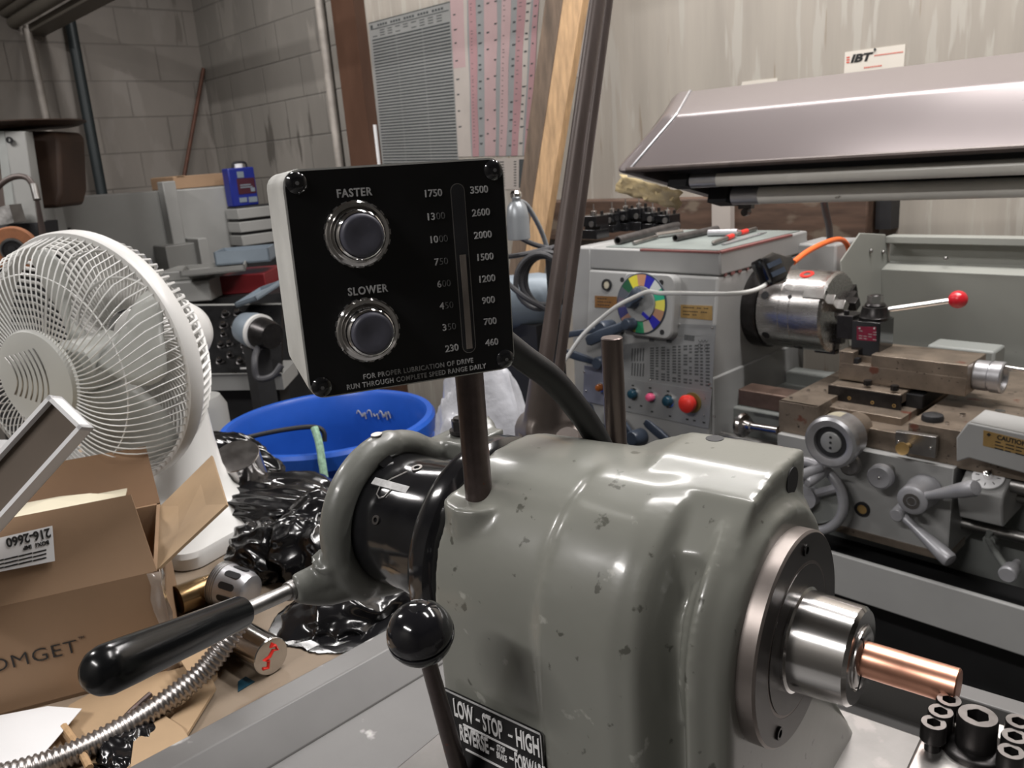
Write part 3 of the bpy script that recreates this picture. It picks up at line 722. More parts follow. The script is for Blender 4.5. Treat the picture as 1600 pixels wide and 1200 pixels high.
for (px, py) in ((914, 581), (917, 611), (1017, 593), (1103, 622), (1101, 649), (1112, 606), (1117, 651), (1139, 603), (1110, 599), (1114, 512), (1062, 507)):
    c = HP(px, py, .003) if px < 1125 else P(px, py, 'x', HX1 + .001)
    MB().sphere(c, .0032, n=10).build('plate_screw', M['chrome'], el)
tk = MB()
for (px, py) in ((990, 602), (1017, 606), (1045, 611), (985, 636), (1003, 634), (1020, 643), (1048, 650), (1075, 655), (1086, 657), (1101, 660)): tk.boxf(HP(px, py, .0032), X3, FU, FN, (-.004, -.002, 0), (.004, .002, .0004))
tk.build('button_symbols', M['blackink'], ctl)
# lower side housing with bright edge
MB().box((HX1 - .02, HY - .046, .42), (HX1 + .006, HB2 - .08, .862)).build('side_housing', M['lathe'], el, bevel=.004)
# chuck
CY, CZ = 2.0, P(1240, 482, 'y', 2.0).z
CO = Vec((0, CY, CZ))
def CX(x): return Vec((x, CY, CZ))
a = MB(); a.lathe(CX(HX1 - .01), X3, [(0, .107), (.047, .108), (.050, .105), (.050, .04)], 64); a.build('backing_plate', M['socket'], el)
ck = MB(); ck.lathe(CX(HX1 + .040), X3, [(0, .090), (.001, .1005), (.003, .1025), (.062, .1025), (.063, .1018), (.064, .1025), (.09, .1025), (.091, .1018), (.092, .1025), (.168, .1025), (.174, .0975), (.1745, .022), (.150, .022), (.150, 0)], 72)
chuck = ck.build('chuck', M['chucksteel'], el, sharp=15)
def cpt(x, deg, r): a = math.radians(deg); return Vec((HX1 + .040 + x, CY - math.cos(a) * r, CZ + math.sin(a) * r))
def cdir(deg): a = math.radians(deg); return Vec((0, -math.cos(a), math.sin(a)))
for (x, dg, r, nm, mt2) in ((.022, 28, .0105, 'bolt_recess', 'matteblk'), (.022, -34, .0105, 'bolt_recess', 'matteblk'), (.090, 28, .0055, 'bolt_recess', 'matteblk'), (.095, -60, .012, 'key_socket', 'socket')):
    MB().cyl(cpt(x, dg, .1005), cpt(x, dg, .1033), r, n=20).build(nm, M[mt2], chuck)
MB().lathe(cpt(.105, 72, .1010), cdir(72), [(0, .018), (.0022, .0175), (.0024, .009), (-.004, .008), (-.004, 0)], 28).build('orange_key_ring', M['redmush'], chuck)
for dg in (35, 155, 275):
    d = cdir(dg); t = X3.cross(d); c = CX(HX1 + .214)
    j = MB(); j.boxf(c, d, t, X3, (.030, -.0125, -.03), (.100, .0125, .004)); j.boxf(c, d, t, X3, (.028, -.0125, 0), (.078, .0125, .018)); j.boxf(c, d, t, X3, (.026, -.0125, .01), (.052, .0125, .034)); j.boxf(c, d, t, X3, (.094, -.0125, -.05), (.1065, .0125, .004))
    for k in range(4): j.boxf(c, d, t, X3, (.040 + .014 * k, -.014, -.02), (.046 + .014 * k, .014, .002))
    j.build('chuck_jaw', M['socket'] if dg != 35 else M['graysteel'], chuck, bevel=.001)
# bed and saddle
b_ = MB(); b_.box((HX1 - .02, 1.85, .45), (.7, 2.2, .76)); b_.box((HX1 + .01, 1.87, .75), (.7, 1.93, .795)); b_.box((HX1 + .01, 2.12, .75), (.7, 2.18, .795))
b_.build('bed', M['lathedk'], el, bevel=.004)
w0 = P(1163, 612, 'z', .845)
wv = MB(); wv.box((-1.06, 1.765, .800), (-.90, 1.83, .842)); wv.build('way_cover', M['browntop'], el, bevel=.003)
SF = 1.72; SZ = .845
sd_ = MB()
sd_.prism([Vec((-.925, SF, .70)), Vec((-.925, SF, SZ)), Vec((-.832, SF, SZ)), Vec((-.832, SF + .06, SZ)), Vec((-.825, SF + .06, SZ - .02)), Vec((-.825, SF, SZ - .03)), Vec((-.825, SF, .70))][:7], Y3 * .01)
sd_.box((-.925, SF, .765), (-.832, 2.22, SZ)); sd_.box((-.832, SF + .005, .74), (-.63, 2.22, .815)); sd_.box((-.63, SF, .765), (-.40, 2.22, SZ))
sad = sd_.build('saddle', M['brown'], el, bevel=.002)
cs = MB(); cs.box((-.845, 1.775, .812), (-.665, 2.2, .832)); cs.box((-.855, 1.83, .845), (-.690, 2.18, .868))
cso = cs.build('cross_slide', M['brown'], el, bevel=.0015)
gb = MB(); gb.box((-.856, 1.826, .832), (-.688, 1.832, .866)); gib = gb.build('gib_strip', M['socket'], cso)
for px, py in ((1327, 622), (1363, 629), (1397, 634)):
    c = P(px, py, 'y', 1.826); a = MB(); a.ring(c, -Y3, .0022, .0042, .001, 16); a.build('gib_screw', M['brass'], cso)
cb = MB(); cb.box((-.69, 1.86, .832), (-.655, 2.2, .862)); cb.build('slide_cover', M['rubber'], cso)
MB().lathe(Vec((-.765, 1.96, .866)), Z3, [(0, .088), (.014, .086), (.014, 0)], 56).build('swivel_base', M['brown'], cso)
for px, py in ((1356, 594), (1398, 602)):
    c = P(px, py, 'z', .885); MB().cyl(c - Z3 * .012, c, .009, n=6).build('swivel_nut', M['socket'], cso)
# compound slide with its handwheel
c0 = P(1310, 590, 'y', 1.87); c1 = P(1508, 624, 'y', 1.87); ctz = P(1360, 561, 'y', 1.87).z; cbz = c0.z
cm_ = MB(); zt = P(1312, 548, 'y', 1.87).z
cm_.box((c0.x, 1.87, cbz - .003), (c1.x, 1.99, zt - .028)); cm_.box((c0.x, 1.87, zt - .030), (c0.x + .035, 1.99, zt)); xs_ = P(1361, 565, 'y', 1.87).x
cm_.box((xs_, 1.87, zt - .030), (c1.x, 1.99, zt)); cm_.box((c0.x, 1.895, zt - .030), (xs_ + .02, 1.965, zt - .012))
cmp_ = cm_.build('compound_slide', M['brown'], el, bevel=.0015)
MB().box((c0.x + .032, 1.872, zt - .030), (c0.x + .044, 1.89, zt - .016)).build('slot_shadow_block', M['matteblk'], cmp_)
hwz = P(1515, 584, 'y', 1.93)
hm = MB(); hm.lathe(Vec((c1.x - .002, 1.93, hwz.z)), X3, [(0, .030), (.004, .033), (.030, .033), (.031, .031), (.034, .031), (.035, .0345), (.055, .0350), (.058, .033), (.058, .026), (.050, .022), (.050, 0)], 48)
cw_ = hm.build('compound_dial', M['alu'], cmp_)
for px, py in ((1590, 572), (1596, 632)): pass
MB().tube([Vec((c1.x + .05, 1.93, hwz.z + .024)), Vec((c1.x + .13, 1.93, hwz.z + .020))], .005, 12).build('crank_pin', M['chrome'], cw_)
# quick-change tool post
tq = MB(); ty = 1.895; tx0 = P(1331, 500, 'y', ty).x; tx1 = P(1376, 500, 'y', ty).x; tz1 = P(1355, 503, 'y', ty).z
tq.box((tx0, ty, zt - .012), (tx1, ty + .078, tz1)); tpo2 = tq.build('quick_change_tool_post', M['black'], el, bevel=.002)
pc = Vec(((tx0 + tx1) / 2 + .004, ty + .038, tz1))
a = MB(); a.lathe(pc, Z3, [(0, .034), (.006, .035), (.008, .033), (.030, .028), (.032, .022), (.034, .022), (.034, .024), (.039, .020), (.039, .012), (.056, .012), (.058, .010), (.058, 0)], 36); a.build('tool_post_hub', M['socket'], tpo2)
MB().cyl(pc + Z3 * .036, pc + Z3 * .056, .0185, n=6).build('hub_nut', M['steel'], tpo2)
h0 = D(1390, 487, 1.9); kn = D(1497, 468, 1.86)
h0 = pc + Z3 * .018 + (kn - pc - Z3 * .018).normalized() * .02
hl = MB(); hl.cyl(h0, kn, .0062, .0068, 20); hl_ = hl.build('locking_handle', M['chrome'], tpo2)
MB().sphere(kn, .0205, n=32).build('red_ball', M['red'], hl_)
lq = [P(1339, 510, 'y', ty), P(1369, 511, 'y', ty), P(1369, 533, 'y', ty), P(1339, 531, 'y', ty)]
rl = MB().prism(lq, -Y3 * .0012).build('red_label', M['redlabel'], tpo2)
tm = MB()
for k in range(5):
    for i in range(4):
        if random.random() < .8 and k != 0: tm.boxf(lq[0] - Y3 * .0012 + X3 * (.006 + .011 * i) - Z3 * (.004 + .0058 * k), X3, Z3, -Y3, (0, -.0008, 0), (.008, .0008, .0003))
for (px, py) in ((1343, 513), (1366, 513)): tm.cyl(P(px, py, 'y', ty - .0012), P(px, py, 'y', ty - .002), .0022, n=10)
tm.build('label_print', M['letter'], rl)
th2 = MB(); th2.box((tx0 - .042, ty + .012, zt + .02), (tx0 - .003, ty + .066, tz1 + .008)); th2.cyl(Vec((tx0 - .022, ty + .02, tz1)), Vec((tx0 - .022, ty + .02, tz1 + .02)), .006)
th2.build('tool_holder', M['socket'], tpo2, bevel=.002)
# apron and its controls
AF = 1.70
def AP(px, py, out=0): return P(px, py, 'y', AF - out)
al0 = AP(1275, 818); al1 = AP(1479, 867); zt_ap = SZ - .085
ap = MB(); ap.box((al0.x - .10, AF, al0.z), (al1.x, 1.86, .770)); ap.prism([Vec((al1.x, AF, al0.z)), Vec((al1.x, AF, .770)), Vec((al1.x, 1.86, .770)), Vec((al1.x, 1.86, al0.z))], X3 * .002)
apron = ap.build('apron', M['lathe'], el, bevel=.005)
MB().box((al0.x - .10, AF - .004, al0.z - .004), (al1.x + .004, AF + .1, al0.z + .012)).build('apron_sill', M['brown'], apron)
# cross-slide handwheel
hc = P(1297, 692, 'y', AF - .10)
a = MB(); a.lathe(hc, Y3, [(.009, 0), (.009, .034), (-.001, .036), (-.003, .042), (-.004, .050), (.0, .056), (.014, .0575), (.018, .054), (.019, .050), (.022, .053), (.060, .053), (.064, .05), (.064, .03)], 56); cwh = a.build('cross_slide_handwheel', M['alu'], el)
a = MB(); a.lathe(hc, Y3, [(.0075, .0325), (.0065, .0325), (.0065, .0235), (.003, .0225), (.002, .021), (.002, 0)], 40); wf = a.build('wheel_face', M['chart'], cwh)
MB().ring(hc + Y3 * .0060, -Y3, .0225, .0335, .0008, 40).build('wheel_groove', M['matteblk'], wf)
for dz in (-.012, 0, .012): MB().cyl(hc + Y3 * .0016 + Z3 * dz, hc + Z3 * dz + Y3 * .0005, .0028, n=12).build('pin_hole', M['matteblk'], wf)
MB().lathe(hc + Y3 * .024, Y3, [(0, .0535), (.03, .0535)], 40, math.radians(200), math.radians(280)).build('dial_tape', M['cream'], cwh)
MB().cyl(hc + Y3 * .06, Vec((hc.x, SF + .02, hc.z)), .03, n=28).build('wheel_shaft', M['brown'], cwh)
hp0 = P(1279, 733, 'y', AF - .105)
MB().lathe(hp0 + Y3 * .01, P(1222, 755, 'y', AF - .21) - hp0, [(0, .009), (.01, .0105), (.07, .012), (.09, .0085), (.092, 0)], 20).build('crank_handle', M['alupaint'], cwh)
# carriage handwheel half hidden by the front lathe
wc = P(1262, 775, 'y', AF - .06)
a = MB(); a.tube([wc + (X3 * math.cos(t) + Z3 * math.sin(t)) * .082 for t in [2 * PI * i / 40 for i in range(40)]], .011, 12, True)
for k in range(3):
    t = 2 * PI * k / 3 + .5; a.tube([wc, wc + (X3 * math.cos(t) + Z3 * math.sin(t)) * .08], .010, 10)
a.cyl(wc - Y3 * .015, wc + Y3 * .05, .026); ch_ = a.build('carriage_handwheel', M['alupaint'], el)
a = MB(); a.lathe(wc + Y3 * .012, Y3, [(0, .07), (.008, .07), (.008, 0)], 40); a.build('wheel_web', M['lathedk'], ch_)
MB().lathe(P(1290, 735, 'y', AF - .07), P(1258, 757, 'y', AF - .16) - P(1290, 735, 'y', AF - .07), [(-.01, .008), (0, .010), (.05, .012), (.075, .0115), (.082, .008), (.083, 0)], 20).build('crank_handle', M['alupaint'], ch_)
def knob(px, py, r, l, name, mat, out=.055):
    c = AP(px, py, out); a = MB(); a.cyl(c, Vec((c.x, AF + .01, c.z)), r * .42, n=16); o = a.build(name, M['graysteel'], el)
    a = MB(); a.lathe(c, Y3, [(0, 0), (-.001, r * .3), (-.003, r * .85), (0, r), (l, r * 1.02), (l + .004, r * .7), (l + .004, 0)], 32); a.build('knob_head', M[mat], o)
    MB().sphere(c - Y3 * .002, .004, n=10).build('knob_centre', M['chrome'], o); return o
knob(1374, 746, .026, .014, 'apron_knob', 'alupaint'); knob(1326, 727, .024, .012, 'apron_knob', 'graysteel', .03)
c = AP(1348, 795); a = MB(); a.ring(c, -Y3, .011, .017, .005, 28); sg = a.build('oil_sight', M['matteblk'], el); MB().cyl(c, c - Y3 * .003, .011, n=20).build('sight_lens', M['brass'], sg)
def lever(hub, tip, r, name, hr=.02, hl_=.05):
    a = MB(); a.lathe(hub, Y3, [(0, 0), (0, hr * .8), (.004, hr), (hl_ * .7, hr * 1.05), (hl_, hr * 1.15), (hl_ + .02, hr * 1.1)], 36); o = a.build(name, M['alupaint'], el)
    d = tip - (hub + Y3 * hl_ * .35); l = d.length
    b = MB(); b.lathe(hub + Y3 * hl_ * .35, d, [(0, r * .75), (l * .3, r * .7), (l * .42, r * .85), (l * .8, r * 1.22), (l * .96, r * 1.28), (l * .99, r * 1.1), (l, r * .6), (l, 0)], 24); b.build('lever_grip', M['alupaint'], o); return o
h1 = AP(1424, 783, .075); o = lever(h1, AP(1526, 762, .10), .0125, 'feed_lever', .030, .06)
a = MB(); a.ring(h1 - Y3 * .0005, -Y3, .010, .0165, .0012, 28); a.cyl(h1, h1 - Y3 * .0016, .008, n=20); a.build('hub_ring', M['graysteel'], o)
h2 = AP(1400, 806, .055); lever(h2, AP(1486, 877, .09), .0125, 'half_nut_lever', .015, .05)
h3 = P(1545, 845, 'y', AF + .06); o = MB(); o.cyl(h3, h3 + Y3 * .03, .012); o.tube(smooth([h3 + Z3 * .02, h3, P(1562, 872, 'y', AF), P(1575, 890, 'y', AF - .04)], 5), .0065, 12); fr = o.build('spindle_control_lever', M['lathedk'], el)
e3 = P(1578, 893, 'y', AF - .05); MB().lathe(e3 + Y3 * .012, -Y3, [(-.035, .007), (-.01, .010), (.0, .0155), (.028, .0165), (.031, .014), (.031, 0)], 24).build('lever_knob', M['alupaint'], fr)
# plate with brass clamp screw
q = [P(1399, 674, 'y', AF - .004), P(1463, 683, 'y', AF - .004), P(1461, 716, 'y', AF - .004), P(1399, 705, 'y', AF - .004)]
pp = MB().prism(q, Y3 * .014).build('clamp_plate', M['graysteel'], el, bevel=.001)
c = P(1410, 701, 'y', AF - .04); a = MB(); a.cyl(P(1420, 696, 'y', AF - .004), c, .006, n=16); a.lathe(c, c - P(1420, 696, 'y', AF - .004), [(-.012, .007), (-.004, .011), (0, .0135), (.002, .0135), (.0005, .009), (0, 0)], 24); a.build('brass_thumb_screw', M['brass'], pp)
for px, py in ((1404, 690), (1454, 700)): MB().sphere(P(px, py, 'y', AF - .005), .0035, n=10).build('plate_screw', M['chrome'], pp)
c = P(1457, 655, 'z', SZ + .002); MB().lathe(c, Z3, [(-.004, .021), (.004, .022), (.010, .020), (.013, .012), (.013, 0)], 28).build('oil_plug', M['matteblk'], sad)
for px, py, r in ((1504, 650, .006), (1480, 663, .004), (1562, 645, .011), (1263, 612, .004), (1236, 624, .004), (1289, 612, .003)):
    c = P(px, py, 'z', SZ); MB().cyl(c - Z3 * .004, c + Z3 * .005, r, n=6 if r > .01 else 14).build('saddle_screw', M['steel'], sad)
# right side of the carriage: guard, label, thread dial
gl_ = MB(); gx = P(1495, 695, 'y', AF - .02).x
gy = AF - .02
gq = [P(1494, 722, 'y', gy), P(1494, 684, 'y', gy), P(1512, 660, 'y', gy), P(1700, 700, 'y', gy), P(1700, 768, 'y', gy), P(1514, 716, 'y', gy)]
gl_.prism(gq, Y3 * .012); gl_.boxf(P(1512, 660, 'y', gy), (gq[3] - gq[2]).normalized(), Y3, Z3, (0, 0, -.006), (.30, .10, .0)); gd_ = gl_.build('carriage_guard', M['lathe'], el, bevel=.003)
lq = [P(1537, 672, 'y', gy), P(1602, 688, 'y', gy), P(1602, 712, 'y', gy), P(1536, 696, 'y', gy)]
cl = MB().prism(lq, -Y3 * .0015).build('caution_label', M['brass'], gd_)
tm = MB(); ld = (lq[1] - lq[0]).normalized()
tm.text('CAUTION', lq[0] + ld * .050 - Z3 * .007 - Y3 * .0016, ld, Z3, .0125, .9, .03)
tm.cyl(lq[0] + ld * .010 - Z3 * .006 - Y3 * .0015, lq[0] + ld * .010 - Z3 * .006 - Y3 * .0022, .004, n=4)
for k in range(3):
    for i in range(4): tm.boxf(lq[0] + ld * (.022 + .018 * i) - Z3 * (.0165 + .0065 * k) - Y3 * .0015, ld, Z3, -Y3, (0, -.0011, 0), (.015 if (i + k) % 3 else .010, .0011, .0004))
tm.build('caution_print', M['blackink'], cl)
ty_ = AF - .01
tb = MB(); t0 = [P(1494, 742, 'y', ty_), P(1513, 727, 'y', ty_ + .06), P(1583, 739, 'y', ty_ + .06), P(1572, 772, 'y', ty_)]
x0 = P(1497, 760, 'y', ty_).x; x1 = P(1568, 775, 'y', ty_).x; zb_ = P(1530, 822, 'y', ty_).z; zm = P(1497, 755, 'y', ty_).z
tb.prism([Vec((x0, ty_, zb_ + .05)), Vec((x0, ty_, zm - .01)), Vec((x0, ty_ + .065, zm + .032)), Vec((x0, ty_ + .14, zm + .032)), Vec((x0, ty_ + .14, zb_)), Vec((x0, ty_ + .02, zb_))], X3 * (x1 - x0)); tbo = tb.build('thread_dial_housing', M['lathe'], el, bevel=.004)
n2 = Vec((0, -.54, .84)).normalized(); dcx = Vec(((x0 + x1) / 2 + .004, ty_ + .030, zm + .012))
a = MB(); a.lathe(dcx, n2, [(0, .029), (.004, .029), (.005, .027), (.005, 0)], 40); tdo = a.build('thread_dial', M['paper'], tbo)
a = MB(); a.lathe(dcx, n2, [(.005, .009), (.018, .008), (.020, .005), (.020, 0)], 20); a.build('dial_knob', M['chrome'], tdo)
u2 = X3; v2 = n2.cross(u2); tm = MB()
for k in range(8):
    t = 2 * PI * k / 8; d = u2 * math.cos(t) + v2 * math.sin(t); tm.boxf(dcx + n2 * .0052 + d * .016, d, n2.cross(d), n2, (0, -.0008, 0), (.007, .0008, .0003))
tm.build('dial_marks', M['blackink'], tdo)
MB().lathe(Vec((x1, ty_ + .05, zm)), X3, [(0, .016), (.03, .016), (.034, .012), (.034, 0)], 24).build('housing_boss', M['graysteel'], tbo)
rd = MB()
for (z, y, r) in ((.70, 1.79, .011), (.62, 1.78, .013), (.555 + .04, 1.80, .010)): rd.cyl(Vec((HX1, y, z)), Vec((.6, y, z)), r, n=14)
for i, (z, y, r) in enumerate(((.70, 1.79, .011), (.62, 1.78, .013))): MB().cyl(Vec((HX1, y, z)), Vec((.6, y, z)), r, n=16).build('lead_screw' if i == 0 else 'feed_rod', M['graysteel'], el)
# stop rod in front of the headstock
a = MB(); c = P(1160, 664, 'y', 1.74); a.lathe(c, (P(1215, 673, 'y', 1.72) - c), [(-.004, .030), (.004, .031), (.010, .027), (.012, .014), (.03, .013), (.032, .010), (.11, .010)], 28); a.build('stop_rod', M['steel'], el)
# splash guard
sg_ = MB(); sy = 2.38
e0 = P(1384, 369, 'y', sy); zt2 = e0.z; xs0 = e0.x
sg_.box((xs0, sy, zt2 - .020), (.7, sy + .05, zt2)); sg_.prism([Vec((xs0, sy + .03, zt2 - .02)), Vec((xs0, sy + .03, zt2 - .075)), Vec((xs0, sy - .02, zt2 - .09)), Vec((xs0, sy + .02, .70)), Vec((xs0, sy + .045, .70)), Vec((xs0, sy + .05, zt2 - .02))], X3 * (.7 - xs0))
ep = [P(p[0], p[1], 'x', xs0) for p in ((1384, 366), (1344, 364), (1314, 408), (1318, 470), (1330, 560), (1384, 560), (1391, 420))]
sg_.prism(ep, -X3 * .004)
spl = sg_.build('splash_guard', M['splash'], el, bevel=.002)
for px, py in ((1361, 392), (1380, 394), (1478, 404)):
    c = P(px, py, 'x', xs0 + .003) if px < 1400 else P(px, py, 'y', sy - .003); MB().sphere(c, .006, n=10).build('guard_screw', M['graysteel'], spl)
MB().box((-1.14, 2.20, .9), (-1.02, 2.36, P(1290, 378, 'y', 2.25).z)).build('motor_cover', M['lathe'], el, bevel=.006)
# chip tray
ty0 = 1.60; zt3 = P(1450, 908, 'y', ty0).z
tr = MB(); tr.box((-1.12, ty0, zt3 - .098), (.7, ty0 + .012, zt3)); tro = tr.build('chip_tray', M['lathe'], el, bevel=.003)
MB().box((-1.12, ty0 + .012, zt3 - .1), (.7, 2.3, zt3 - .09)).build('tray_floor', M['dark'], tro)
MB().box((-1.05, 1.78, 0), (.7, 2.15, zt3 - .1)).build('cabinet_stand', M['dark'], el)
# tool-rest things behind compound
MB().box((P(1455, 545, 'y', 2.15).x, 2.12, .79), (P(1560, 560, 'y', 2.15).x, 2.2, P(1480, 537, 'y', 2.15).z)).build('tailstock_base', M['lathedk'], el, bevel=.006)

# ------------------------------------------------------------------ tools lying on the big lathe
HTZ = HT + .0028
def HTp(px, py, dz=0): return P(px, py, 'z', HTZ + dz)
def pipe(name, a, b, r, mat, label, cat, group=None, hollow=True):
    a = Vec(a); b = Vec(b); l = (b - a).length
    prof = [(0, r * .68), (0, r), (l, r), (l, r * .68)] + ([(l - .05, r * .68)] if hollow else [])
    if hollow: prof = [(.05, 0), (.05, r * .68), (0, r * .68), (0, r * .95), (.001, r), (l, r), (l, 0)]
    else: prof = [(0, 0), (0, r * .8), (.002, r), (l - .002, r), (l, r * .8), (l, 0)]
    return tag(MB().lathe(a, b - a, prof, 24).build(name, M[mat]), label, cat, group)
pipe('steel_pipe', HTp(965, 376, .012), HTp(1058, 352, .012), .0125, 'pipe', 'long dark steel pipe lying leftmost on the headstock top, open end forward', 'pipe')
pipe('steel_pipe', HTp(1055, 372, .010), HTp(1120, 358, .010), .0105, 'pipe', 'shorter dark pipe on the headstock top, between two bright bars', 'pipe')
pipe('ground_bar', HTp(990, 380, .006), HTp(1026, 370, .006), .006, 'graysteel', 'thin bright steel rod beside the long dark pipe on the headstock', 'bar', hollow=False)
pipe('ground_bar', HTp(1024, 368, .009), HTp(1066, 362, .009), .0085, 'steel', 'short bright steel bar behind the two dark pipes on the headstock', 'bar', hollow=False)
pipe('ground_bar', HTp(1106, 364, .010), HTp(1153, 363, .010), .010, 'alu', 'stubby bright round bar beside the red-banded pens on the headstock', 'bar', hollow=False)
def pen(a, b, r, label, band):
    a, b = Vec(a), Vec(b); l = (b - a).length; t = thing('marker_pen', label, 'pen', a, 'red-banded pens on the headstock')
    MB().lathe(a, b - a, [(0, r * .3), (.008, r), (l * .95, r), (l, r * .6), (l, 0)], 16).build('barrel', M['graysteel'], t)
    MB().lathe(a + (b - a) * band, b - a, [(-.022, r * 1.05), (-.022, r * 1.22), (.022, r * 1.22), (.022, r * 1.05)], 16).build('red_band', M['redmush'], t)
pen(HTp(1113, 380, .007), HTp(1150, 367, .007), .006, 'grey pen with red band lying nearest the front edge of the headstock top', .72)
pen(HTp(1150, 366, .007), HTp(1182, 357, .007), .006, 'grey pen with red band lying behind the other red-banded pen', .35)
sc = MB(); a, b = HTp(1130, 382, .002), HTp(1198, 363, .002); sc.boxf(a, (b - a).normalized(), Z3.cross((b - a).normalized()), Z3, (0, -.006, -.0015), ((b - a).length * .8, .006, .002)); sc.tube([a + (b - a) * .8, b], [.005, .001], 8)
tag(sc.build('steel_scriber', M['alu']), 'flat bright scriber at the front right of the headstock top', 'scriber')
# black tool holders at the left of the headstock top
TH_ = [(930, 372, .052, .048, 'black tool holder block nearest the left end of the headstock'), (958, 362, .040, .042, 'black tool holder second from left, behind the long dark pipe'), (979, 360, .040, .046, 'black tool holder third from left on the headstock'), (1000, 359.5, .040, .050, 'black tool holder fourth from left in the row on the headstock'), (1021, 359.5, .036, .040, 'black tool holder second from the right end of the row'), (1044, 359, .042, .034, 'black tool holder at the right end of the row')]
for i, (px, py, w, h, lab) in enumerate(TH_):
    c = P(px, py, 'z', HTZ); c.z = HTZ
    c.y = min(c.y, 2.21)
    w *= 1.25; h *= 1.45; t = thing('tool_holder', lab, 'tool holder', c, 'black tool holders on the headstock')
    a = MB(); a.boxf(c, X3, Y3, Z3, (-w / 2, -.03, 0), (w / 2, .03, h * .40)); a.boxf(c, X3, Y3, Z3, (-w / 2, -.03, h * .55), (w / 2, .03, h)); a.boxf(c, X3, Y3, Z3, (-w / 2, -.01, h * .38), (w / 2, .03, h * .6))
    bd_ = a.build('holder_body', M['black'], t, bevel=.0015)
    MB().lathe(c + X3 * w * .22 + Z3 * h * .66 - Y3 * .0302, -Y3, [(0, .004), (0, .009), (.003, .009), (.003, .004)], 18).build('clamp_nut', M['graysteel'], t)
    st = MB(); st.cyl(c + Z3 * h, c + Z3 * (h + .034), .0022, n=8); st.lathe(c + Z3 * h, Z3, [(0, .009), (.012, .009), (.014, .006), (.014, 0)], 18); st.build('height_stud', M['steel'], t)
    for k in (-.3, .32): MB().lathe(c + X3 * w * k + Z3 * h + Y3 * .012, Z3, [(0, .005), (.012, .005), (.012, 0)], 12).build('set_screw', M['socket'], t)
# cords: orange extension with black socket, white cord draped over the dial
oc = thing('extension_cord', 'orange extension cord with black socket hanging over the grey chuck', 'cord', D(1225, 425, 2.0))
opts = [D(1240, 410, 1.98), D(1262, 393, 2.02), D(1290, 379, 2.08), D(1310, 374, 2.15), D(1321, 379, 2.2), D(1327, 395, 2.25), P(1330, 430, 'y', 2.3), P(1333, 480, 'y', 2.3)]
MB().tube(smooth(opts, 6), .0068, 12).build('orange_cable', M['orange'], oc)
kc_ = D(1212, 418, 1.93)
kd = (D(1241, 410, 1.96) - D(1193, 432, 1.93)).normalized(); kf = (CAM - kc_).normalized(); ks = kd.cross(kf).normalized(); kf = ks.cross(kd)
km = MB(); km.loft([rrect(kc_ + kd * t, ks, kf, hx, hy_, min(hx, hy_) * .35, 3) for t, hx, hy_ in ((-.045, .030, .020), (-.042, .034, .024), (-.005, .036, .025), (.012, .026, .020), (.030, .014, .014), (.046, .010, .010))])
ko = km.build('socket_head', M['black'], oc)
kr = MB()
for s_ in (-.016, .006): kr.boxf(kc_ + kf * .0252, kd, ks, kf, (-.038, s_, -.002), (.002, s_ + .012, .0012))
kr.build('socket_ribs', M['slate'], ko)
wc_ = thing('power_cord', 'white power cord draped across the colour dial into the black socket', 'cord', D(1215, 440, 1.92))
pl0 = D(1221, 433, 1.925)
wpts = [pl0 + (D(1190, 446, 1.915) - pl0) * .7, D(1190, 449, 1.90), D(1170, 456, 1.88), D(1140, 459, 1.87), D(1100, 459, 1.88), D(1050, 458, 1.90), D(1030, 458, 1.92), D(1012, 456, 1.93), D(990, 465, 1.95), D(965, 478, 1.97), D(940, 497, 2.0), D(912, 522, 2.03), D(890, 552, 2.06), D(878, 570, 2.07), D(868, 590, 2.1), D(860, 640, 2.15), D(856, 700, 2.2)]
MB().tube(smooth(wpts, 6), .0052, 10).build('white_cable', M['whitecord'], wc_)
pd = (pl0 - D(1188, 449, 1.91)).normalized()
MB().lathe(pl0 - pd * .036, pd, [(0, .006), (.01, .008), (.022, .013), (.036, .0155), (.040, .014), (.040, 0)], 20).build('plug', M['whitecord'], wc_)

# ------------------------------------------------------------------ fluorescent work light over the big lathe
V0 = LL(D(966, 268, 1.685)).y
def HL(px, py, dv): return LF(px, py, 'v', V0 + dv)
fr_e, cr, tp_, bo_ = HL(966, 268, 0), HL(1040, 182, .10), HL(1063, 143, .24), HL(1119, 312, .15)
bk = tp_ + V * .06 - W * .06; lo_b = bo_ + V * .06 + W * .05
hd = thing('fluorescent_light', 'pinkish grey fluorescent work light hood over the big lathe', 'light', Vec((0, 2.49, 1.3)) + X3 * P(1380, 340, 'y', 2.44).x)
LEN = 1.25
prof = [fr_e + V * .010 - W * .004, fr_e, cr, tp_, bk, lo_b, bo_, bo_ - V * .012 + W * .004]
def offp(p, k):
    c = (fr_e + tp_ + bo_ + bk) / 4; return c + (p - c) * k
out = [fr_e, cr, tp_, bk, lo_b, bo_]
def roundp(poly, r=.012, n=4):
    res = []
    for i, p in enumerate(poly):
        a, b = poly[i - 1], poly[(i + 1) % len(poly)]
        da, db = (a - p), (b - p); ra = min(r, da.length * .3); rb = min(r, db.length * .3)
        q0, q1 = p + da.normalized() * ra, p + db.normalized() * rb
        for k in range(n + 1):
            t = k / n; res.append(q0 * (1 - t) ** 2 + p * 2 * t * (1 - t) + q1 * t * t)
    return res
def shell(k): return roundp([offp(p, k) for p in out], .011)
h = MB()
o1 = shell(1.0); i1 = shell(.965); n = len(o1)
